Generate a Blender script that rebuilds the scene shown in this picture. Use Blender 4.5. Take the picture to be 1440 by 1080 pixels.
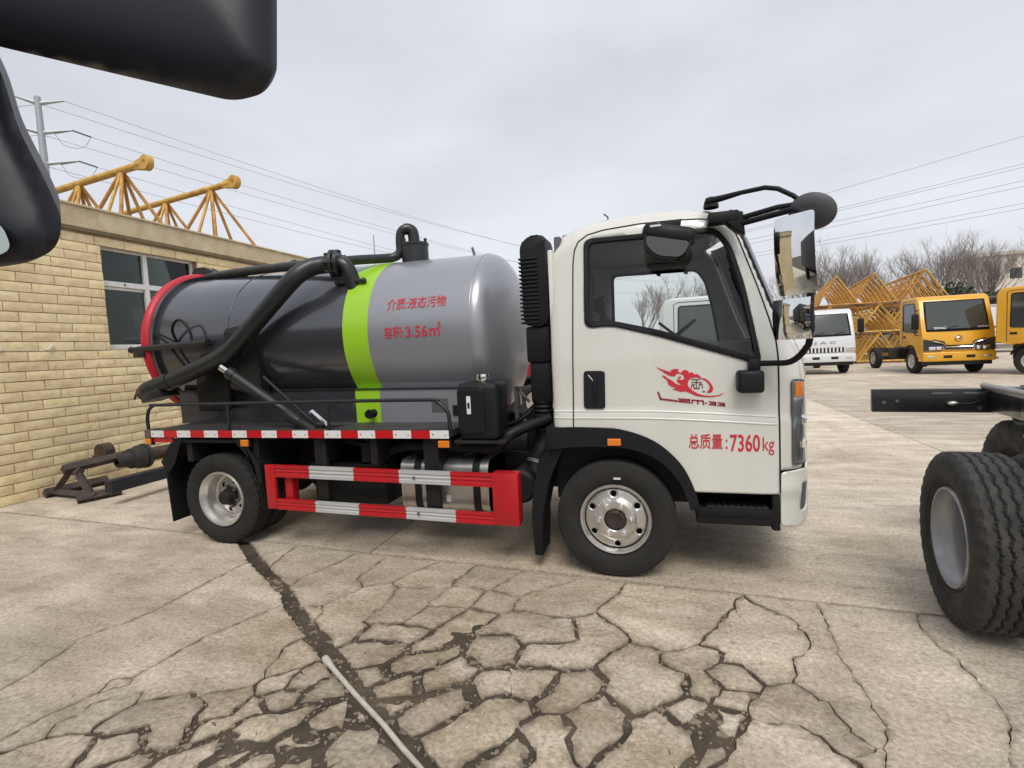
import bpy, bmesh, math, random
from mathutils import Vector, Matrix, noise
from mathutils.geometry import delaunay_2d_cdt
R = math.radians
scene = bpy.context.scene
for o in list(bpy.data.objects): bpy.data.objects.remove(o)
COL = scene.collection

# ------------------------------------------------------------------ camera
cam = bpy.data.cameras.new('camera'); cam.sensor_width = 36; cam.lens = 17.51
cam.clip_start = 0.05; cam.clip_end = 2000
camo = bpy.data.objects.new('camera', cam); COL.objects.link(camo)
rt = Vector((0.9566, 0.2869, -0.0500)); fw = Vector((-0.2899, 0.9544, -0.0710))
up = rt.cross(fw).normalized(); rt = fw.cross(up).normalized(); fw.normalize()
camo.matrix_world = Matrix(((rt.x, up.x, -fw.x, 0.321), (rt.y, up.y, -fw.y, -3.177), (rt.z, up.z, -fw.z, 1.529), (0, 0, 0, 1)))
scene.camera = camo

# ------------------------------------------------------------------ world: overcast sky over a Nishita base
SUN_EL, SUN_ROT = 54, 160
w = bpy.data.worlds.new('World'); scene.world = w; w.use_nodes = True
nt = w.node_tree; nt.nodes.clear()
def WN(t, **k):
    n = nt.nodes.new(t)
    for a, b in k.items(): setattr(n, a, b)
    return n
out = WN('ShaderNodeOutputWorld'); bg = WN('ShaderNodeBackground'); bg.inputs[1].default_value = 0.1
sky = WN('ShaderNodeTexSky', sky_type='NISHITA', sun_disc=False)
sky.sun_elevation = R(SUN_EL); sky.sun_rotation = R(SUN_ROT); sky.air_density = 1.4; sky.dust_density = 3.0
tc = WN('ShaderNodeTexCoord'); mp = WN('ShaderNodeMapping'); mp.inputs['Scale'].default_value = (1.1, 1.1, 3.2)
n1 = WN('ShaderNodeTexNoise'); n1.inputs['Scale'].default_value = 1.6; n1.inputs['Detail'].default_value = 6; n1.inputs['Roughness'].default_value = .5
rp = WN('ShaderNodeValToRGB')
rp.color_ramp.elements[0].position = .32; rp.color_ramp.elements[0].color = (4.5, 4.6, 4.95, 1)
rp.color_ramp.elements[1].position = .68; rp.color_ramp.elements[1].color = (5.75, 5.85, 6.25, 1)
mx = WN('ShaderNodeMix', data_type='RGBA'); mx.inputs[0].default_value = .9
L = nt.links.new
L(tc.outputs['Generated'], mp.inputs[0]); L(mp.outputs[0], n1.inputs['Vector']); L(n1.outputs[0], rp.inputs[0])
L(sky.outputs[0], mx.inputs[6]); L(rp.outputs[0], mx.inputs[7]); L(mx.outputs[2], bg.inputs[0]); L(bg.outputs[0], out.inputs[0])

sl = bpy.data.lights.new('sun', 'SUN'); sl.energy = 1.5; sl.angle = R(30); sl.color = (1, .96, .9)
so = bpy.data.objects.new('sun', sl); COL.objects.link(so)
# light travels from the upper left behind the camera
az = R(SUN_ROT)
sd = Vector((math.sin(az) * math.cos(R(SUN_EL)), math.cos(az) * math.cos(R(SUN_EL)), math.sin(R(SUN_EL))))
so.rotation_euler = (-sd).to_track_quat('-Z', 'Y').to_euler()
so.location = sd * 60

vs = scene.view_settings; vs.view_transform = 'Standard'; vs.look = 'None'; vs.exposure = 0.58; vs.gamma = 1
scene.cycles.max_bounces = 8; scene.cycles.transparent_max_bounces = 12
try: scene.cycles.use_denoising = True
except Exception: pass

# ------------------------------------------------------------------ materials
MATS = {}
def mat(name, col, rough=.5, metal=0., coat=0., var=.0, scale=6., bump=0., bscale=60., spec=.5, col2=None, stretch=None, coat_rough=.08, obj=False):
    """procedural Principled material; var mixes in a second tone by noise, bump adds fine relief"""
    if name in MATS: return MATS[name]
    m = bpy.data.materials.new(name); m.use_nodes = True; t = m.node_tree; b = t.nodes['Principled BSDF']
    c = tuple(col) + (1,)
    b.inputs['Base Color'].default_value = c; b.inputs['Roughness'].default_value = rough
    b.inputs['Metallic'].default_value = metal; b.inputs['Coat Weight'].default_value = coat
    b.inputs['Coat Roughness'].default_value = coat_rough; b.inputs['Specular IOR Level'].default_value = spec
    N = t.nodes.new; K = t.links.new
    if var or bump:
        tcn = N('ShaderNodeTexCoord'); mpn = N('ShaderNodeMapping'); K(tcn.outputs['Object'], mpn.inputs[0])
        if stretch: mpn.inputs['Scale'].default_value = stretch
    if var:
        nz = N('ShaderNodeTexNoise'); nz.inputs['Scale'].default_value = scale; nz.inputs['Detail'].default_value = 7; nz.inputs['Roughness'].default_value = .62
        K(mpn.outputs[0], nz.inputs['Vector'])
        r = N('ShaderNodeValToRGB'); r.color_ramp.elements[0].position = .34; r.color_ramp.elements[1].position = .66
        d = tuple(col2) if col2 else tuple(x * (1 - var) for x in col)
        r.color_ramp.elements[0].color = d + (1,); r.color_ramp.elements[1].color = c
        K(nz.outputs[0], r.inputs[0]); K(r.outputs[0], b.inputs['Base Color'])
        mr = N('ShaderNodeMapRange'); mr.inputs[1].default_value = .3; mr.inputs[2].default_value = .7
        mr.inputs[3].default_value = min(1, rough * 1.25 + .03); mr.inputs[4].default_value = rough * .85
        K(nz.outputs[0], mr.inputs[0]); K(mr.outputs[0], b.inputs['Roughness'])
    if bump:
        nb = N('ShaderNodeTexNoise'); nb.inputs['Scale'].default_value = bscale; nb.inputs['Detail'].default_value = 5
        K(mpn.outputs[0], nb.inputs['Vector']); bn = N('ShaderNodeBump'); bn.inputs['Strength'].default_value = bump; bn.inputs['Distance'].default_value = .01
        K(nb.outputs[0], bn.inputs['Height']); K(bn.outputs[0], b.inputs['Normal'])
    MATS[name] = m; return m
def glass_mat(name, tint=(.75, .8, .78), refl=1.45, diff=None):
    m = bpy.data.materials.new(name); m.use_nodes = True; t = m.node_tree; t.nodes.clear(); N = t.nodes.new; K = t.links.new
    o = N('ShaderNodeOutputMaterial'); tr = N('ShaderNodeBsdfTransparent'); tr.inputs[0].default_value = tuple(tint) + (1,)
    g = N('ShaderNodeBsdfGlossy'); g.inputs['Roughness'].default_value = .015
    f = N('ShaderNodeFresnel'); f.inputs[0].default_value = refl; mxn = N('ShaderNodeMixShader')
    K(f.outputs[0], mxn.inputs[0]); K(tr.outputs[0], mxn.inputs[1]); K(g.outputs[0], mxn.inputs[2]); K(mxn.outputs[0], o.inputs[0])
    MATS[name] = m; return m

WHITE = mat('cab_white_paint', (.67, .665, .61), .26, coat=.7, var=.075, scale=4, stretch=(1, 1, .16))
BLACKP = mat('black_plastic', (.0095, .010, .012), .5, var=.25, scale=9, bump=.06, bscale=220, spec=.28)
BLACKM = mat('black_chassis_metal', (.009, .009, .010), .55, var=.5, scale=5, col2=(.020, .018, .016), spec=.3)
RUBBER = mat('tyre_rubber', (.016, .016, .0165), .8, var=.4, scale=7, bump=.15, bscale=120, col2=(.030, .028, .025), spec=.3)
DUSTY = mat('dusty_tyre_rubber', (.045, .042, .038), .85, var=.35, scale=9, bump=.2, bscale=100, col2=(.026, .025, .024))
ALU = mat('rim_alloy', (.62, .60, .57), .33, metal=.8, var=.12, scale=30)
CHROME = mat('chrome', (.85, .85, .85), .08, metal=1)
MIRROR = mat('mirror_glass', (.8, .82, .82), .01, metal=1)
RED = mat('red_guard_paint', (.47, .006, .012), .42, coat=.2, var=.14, scale=5)
REDR = mat('red_reflector', (.50, .006, .012), .3, coat=.4)
WHITER = mat('white_reflector', (.74, .74, .72), .35, coat=.3, var=.08, scale=30)
SILVER = mat('silver_guard_paint', (.56, .57, .57), .38, metal=.25, var=.12, scale=6)
AMBER = mat('amber_lens', (.72, .20, .012), .25, coat=.5)
DARKTANK = mat('tank_dark_grey_paint', (.088, .092, .105), .2, metal=.6, coat=.8, var=.12, scale=3, coat_rough=.1)
GREYTANK = mat('tank_silver_grey_paint', (.31, .32, .35), .32, metal=.4, coat=.5, var=.08, scale=2.5, coat_rough=.2)
GREEN = mat('tank_green_stripe', (.30, .56, .02), .38, coat=.3)
TANKRED = mat('tank_red_ring', (.52, .016, .03), .42, var=.15, scale=7)
PIPE = mat('pipe_black_paint', (.014, .016, .017), .4, coat=.12, var=.3, scale=8)
STEELG = mat('grey_steel', (.17, .17, .17), .45, metal=.5, var=.3, scale=10)
ALUTANK = mat('fuel_tank_aluminium', (.60, .58, .54), .3, metal=.8, var=.15, scale=5)
RUST = mat('rusty_steel', (.10, .055, .035), .8, var=.6, scale=12, bump=.3, bscale=60, col2=(.035, .028, .026))
DECK = mat('deck_plate', (.055, .055, .055), .55, var=.35, scale=6, bump=.2, bscale=90)
INTER = mat('cab_interior', (.11, .112, .12), .75, var=.2, scale=9)
INTERL = mat('cab_headliner', (.34, .34, .35), .8)
SEATM = mat('seat_fabric', (.035, .035, .04), .85, bump=.15, bscale=120)
LETRED = mat('red_lettering', (.55, .02, .04), .5)
GLASS = glass_mat('window_glass', (.92, .95, .93), 1.5)
LENS = glass_mat('lamp_lens', (.9, .92, .92), 1.5)
DARKGL = mat('dark_window_glass', (.012, .015, .016), .05, spec=.6, coat=.3)
YELLOW = mat('truck_yellow_paint', (.74, .37, .015), .33, coat=.5, var=.08, scale=3)
CRANEY = mat('crane_yellow_paint', (.68, .42, .07), .55, var=.35, scale=5, col2=(.45, .24, .06))
CRANEO = mat('crane_orange_rust_paint', (.60, .32, .06), .65, var=.5, scale=4, col2=(.34, .15, .05))

# ------------------------------------------------------------------ mesh helpers
def catmull(pts, k):
    P = [Vector(p) for p in pts]
    if k < 2 or len(P) < 3: return P
    o = []
    for i in range(len(P) - 1):
        a = P[i - 1] if i else P[0] * 2 - P[1]; b = P[i]; c = P[i + 1]; d = P[i + 2] if i + 2 < len(P) else P[-1] * 2 - P[-2]
        for j in range(k):
            t = j / k
            o.append(.5 * ((2 * b) + (c - a) * t + (2 * a - 5 * b + 4 * c - d) * t * t + (3 * b - a - 3 * c + d) * t ** 3))
    o.append(P[-1]); return o
class MB:
    def __init__(s): s.V = []; s.F = []
    def add(s, V, F, M=None):
        n = len(s.V)
        s.V += [tuple(M @ Vector(v)) for v in V] if M is not None else [tuple(v) for v in V]
        s.F += [tuple(i + n for i in f) for f in F]; return s
    def bm(s, b, M=None):
        b.verts.ensure_lookup_table(); b.verts.index_update()
        s.add([v.co.copy() for v in b.verts], [[v.index for v in f.verts] for f in b.faces], M); b.free(); return s
    def box(s, x0, x1, y0, y1, z0, z1, bev=0., seg=2, M=None):
        V = [(x, y, z) for x in (x0, x1) for y in (y0, y1) for z in (z0, z1)]
        F = [(0, 1, 3, 2), (4, 6, 7, 5), (0, 4, 5, 1), (2, 3, 7, 6), (0, 2, 6, 4), (1, 5, 7, 3)]
        if not bev: return s.add(V, F, M)
        b = bmesh.new(); vs_ = [b.verts.new(v) for v in V]
        for f in F: b.faces.new([vs_[i] for i in f])
        bmesh.ops.bevel(b, geom=list(b.edges), offset=bev, segments=seg, profile=.5, affect='EDGES', clamp_overlap=True)
        return s.bm(b, M)
    def cyl(s, p0, p1, r, r2=None, n=16, cap=True):
        return s.tube([p0, p1], [r, r if r2 is None else r2], n, cap)
    def tube(s, pts, r, n=10, cap=True, k=1, closed=False):
        P = catmull(pts, k) if not closed else [Vector(p) for p in pts]
        m = len(P); rr = r if isinstance(r, (list, tuple)) else [r] * m
        if len(rr) != m: rr = [rr[0] + (rr[-1] - rr[0]) * i / (m - 1) for i in range(m)]
        V = []; prev = None
        for i, p in enumerate(P):
            if closed: t = P[(i + 1) % m] - P[i - 1]
            else: t = (P[min(i + 1, m - 1)] - P[max(i - 1, 0)])
            t.normalize()
            if prev is None:
                a = Vector((0, 0, 1)) if abs(t.z) < .9 else Vector((1, 0, 0)); nn = t.cross(a).normalized()
            else: nn = (prev - t * prev.dot(t)).normalized()
            prev = nn; bb = t.cross(nn)
            for j in range(n):
                an = 2 * math.pi * j / n; V.append(p + (nn * math.cos(an) + bb * math.sin(an)) * rr[i])
        F = []
        for i in range(m if closed else m - 1):
            i2 = (i + 1) % m
            for j in range(n):
                j2 = (j + 1) % n; F.append((i * n + j, i * n + j2, i2 * n + j2, i2 * n + j))
        if cap and not closed: F += [tuple(range(n))[::-1], tuple((m - 1) * n + j for j in range(n))]
        return s.add(V, F)
    def lathe(s, prof, n=32, o=(0, 0, 0), ax='y', closed=False, M=None):
        """prof: (radius, distance along axis)"""
        V = []; m = len(prof)
        for (r, a) in prof:
            for j in range(n):
                t = 2 * math.pi * j / n; c, d = r * math.cos(t), r * math.sin(t)
                v = (c, a, d) if ax == 'y' else ((a, c, d) if ax == 'x' else (c, d, a))
                V.append((v[0] + o[0], v[1] + o[1], v[2] + o[2]))
        F = []
        for i in range(m if closed else m - 1):
            i2 = (i + 1) % m
            for j in range(n):
                j2 = (j + 1) % n; F.append((i * n + j, i2 * n + j, i2 * n + j2, i * n + j2))
        return s.add(V, F, M)
    def prism(s, poly, y0, y1, bev=0., seg=2, M=None, plane='xz'):
        """polygon extruded along the third axis"""
        b = bmesh.new()
        def P(a, c, h): return (a, h, c) if plane == 'xz' else ((a, c, h) if plane == 'xy' else (h, a, c))
        lo = [b.verts.new(P(a, c, y0)) for a, c in poly]; hi = [b.verts.new(P(a, c, y1)) for a, c in poly]
        b.faces.new(lo); b.faces.new(hi[::-1])
        for i in range(len(poly)):
            j = (i + 1) % len(poly); b.faces.new((lo[j], lo[i], hi[i], hi[j]))
        if bev:
            E = [e for e in b.edges if abs((e.verts[0].co - e.verts[1].co)['xyz'.index({'xz': 'y', 'xy': 'z', 'yz': 'x'}[plane])]) < 1e-6]
            bmesh.ops.bevel(b, geom=E, offset=bev, segments=seg, profile=.5, affect='EDGES', clamp_overlap=True)
        bmesh.ops.triangulate(b, faces=[f for f in b.faces if len(f.verts) > 4])
        return s.bm(b, M)
    def ico(s, c, r, sub=1, sc=(1, 1, 1), jit=0, rnd=random):
        b = bmesh.new(); bmesh.ops.create_icosphere(b, subdivisions=sub, radius=1)
        for v in b.verts: v.co = Vector((v.co.x * sc[0], v.co.y * sc[1], v.co.z * sc[2])) * r * (1 + rnd.uniform(-jit, jit)) + Vector(c)
        return s.bm(b)
def inside(p, poly):
    x, y = p; c = False; n = len(poly); j = n - 1
    for i in range(n):
        xi, yi = poly[i]; xj, yj = poly[j]
        if (yi > y) != (yj > y) and x < (xj - xi) * (y - yi) / (yj - yi) + xi: c = not c
        j = i
    return c
def resample(poly, d):
    o = []
    for i in range(len(poly)):
        a = Vector(poly[i]); b = Vector(poly[(i + 1) % len(poly)]); n = max(1, int((b - a).length / d))
        for j in range(n): o.append(tuple(a + (b - a) * (j / n)))
    return o
def smooth_loop(poly, k=4):
    P = [Vector(p) for p in poly]; n = len(P); o = []
    for i in range(n):
        a, b, c, d = P[i - 1], P[i], P[(i + 1) % n], P[(i + 2) % n]
        for j in range(k):
            t = j / k; o.append(tuple(.5 * ((2 * b) + (c - a) * t + (2 * a - 5 * b + 4 * c - d) * t * t + (3 * b - a - 3 * c + d) * t ** 3)))
    return o
def round_poly(poly, r, k=5):
    """round each corner of a polygon with radius r"""
    o = []; n = len(poly)
    for i in range(n):
        p = Vector(poly[i]); a = Vector(poly[i - 1]) - p; b = Vector(poly[(i + 1) % n]) - p
        rr = min(r, a.length * .45, b.length * .45); A = p + a.normalized() * rr; B = p + b.normalized() * rr
        for j in range(k + 1):
            t = j / k; o.append(tuple(A * (1 - t) ** 2 + p * 2 * t * (1 - t) + B * t * t))
    return o
def sheet(outer, holes, sp, fn, flip=False):
    """grid-filled sheet with holes, mapped to 3D through fn(a, b)"""
    loops = [resample(outer, sp)] + [resample(h, sp) for h in holes]
    V = []; E = []
    for lp in loops:
        n0 = len(V); V += [Vector(p) for p in lp]; E += [(n0 + i, n0 + (i + 1) % len(lp)) for i in range(len(lp))]
    xs = [p[0] for p in outer]; ys = [p[1] for p in outer]
    x = min(xs) + sp * .5
    bound = [v.copy() for v in V]
    cell = {}
    for v in bound: cell.setdefault((int(v.x // sp), int(v.y // sp)), []).append(v)
    while x < max(xs):
        y = min(ys) + sp * .5
        while y < max(ys):
            q = (x, y)
            if inside(q, outer) and not any(inside(q, h) for h in holes):
                cx, cy = int(x // sp), int(y // sp); qv = Vector(q)
                if all((qv - v).length > sp * .45 for i in (-1, 0, 1) for j in (-1, 0, 1) for v in cell.get((cx + i, cy + j), ())): V.append(qv)
            y += sp
        x += sp
    rv, re, rf, _, _, _ = delaunay_2d_cdt(V, E, [], 0, 1e-6)
    F = []
    for f in rf:
        c = sum((rv[i] for i in f), Vector((0, 0))) / len(f)
        if inside(c, outer) and not any(inside(c, h) for h in holes): F.append(tuple(f)[::-1] if flip else tuple(f))
    used = sorted({i for f in F for i in f}); mp_ = {u: i for i, u in enumerate(used)}
    return [fn(rv[u].x, rv[u].y) for u in used], [tuple(mp_[i] for i in f) for f in F]
ORG = {}
def root(name, label, cat, loc=(0, 0, 0), rz=0., group=None, local=False):
    o = bpy.data.objects.new(name, None); o.empty_display_size = .2; COL.objects.link(o)
    o.location = loc; o.rotation_euler = (0, 0, rz); o['label'] = label; o['category'] = cat
    if group: o['group'] = group
    ORG[o] = Vector((0, 0, 0)) if local else Vector(loc)
    return o
def tag(o, label=None, cat=None, group=None, kind=None):
    for k, v in (('label', label), ('category', cat), ('group', group), ('kind', kind)):
        if v: o[k] = v
    return o
def obj(name, mb, m, parent=None, smooth=38, solid=0., loc=None, fixn=True):
    me = bpy.data.meshes.new(name); org = ORG.get(parent, Vector((0, 0, 0)))
    if loc is not None: org = Vector(loc)
    V = [tuple(Vector(v) - org) for v in mb.V]
    me.from_pydata(V, [], mb.F); me.validate(); me.update()
    if fixn:
        b = bmesh.new(); b.from_mesh(me); bmesh.ops.recalc_face_normals(b, faces=b.faces); b.to_mesh(me); b.free()
    if smooth:
        me.polygons.foreach_set('use_smooth', [True] * len(me.polygons)); me.set_sharp_from_angle(angle=R(smooth))
    else: me.polygons.foreach_set('use_smooth', [False] * len(me.polygons))
    if m: me.materials.append(m)
    o = bpy.data.objects.new(name, me); COL.objects.link(o)
    if loc is not None: o.location = loc
    if parent is not None: o.parent = parent; ORG[o] = ORG.get(parent, Vector((0, 0, 0)))
    if solid:
        md = o.modifiers.new('thickness', 'SOLIDIFY'); md.thickness = abs(solid); md.offset = -1 if solid > 0 else 1
    return o
def copy_tree(o, parent=None):
    c = o.copy(); COL.objects.link(c); c.parent = parent
    ORG[c] = ORG.get(o, Vector((0, 0, 0)))
    for ch in list(o.children): copy_tree(ch, c)
    return c
def text_mesh(s, bold=0.):
    cu = bpy.data.curves.new('lettering', 'FONT'); cu.body = s; cu.size = 1; cu.offset = bold; cu.resolution_u = 3
    to = bpy.data.objects.new('lettering', cu); COL.objects.link(to)
    bpy.context.view_layer.update()
    me = bpy.data.meshes.new_from_object(to.evaluated_get(bpy.context.evaluated_depsgraph_get()))
    V = [(v.co.x, v.co.y) for v in me.vertices]; F = [tuple(p.vertices) for p in me.polygons]
    bpy.data.objects.remove(to); bpy.data.curves.remove(cu); bpy.data.meshes.remove(me)
    return V, F
def lettering(mb, s, fn, x0, x1, z0, z1, bold=0.):
    """fit the string into the rectangle and map it with fn(a, b)"""
    V, F = text_mesh(s, bold)
    if not V: return mb
    ax = [v[0] for v in V]; ay = [v[1] for v in V]; a0, a1, b0, b1 = min(ax), max(ax), min(ay), max(ay)
    return mb.add([fn(x0 + (x1 - x0) * (v[0] - a0) / (a1 - a0), z0 + (z1 - z0) * (v[1] - b0) / (b1 - b0)) for v in V], F)
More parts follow.
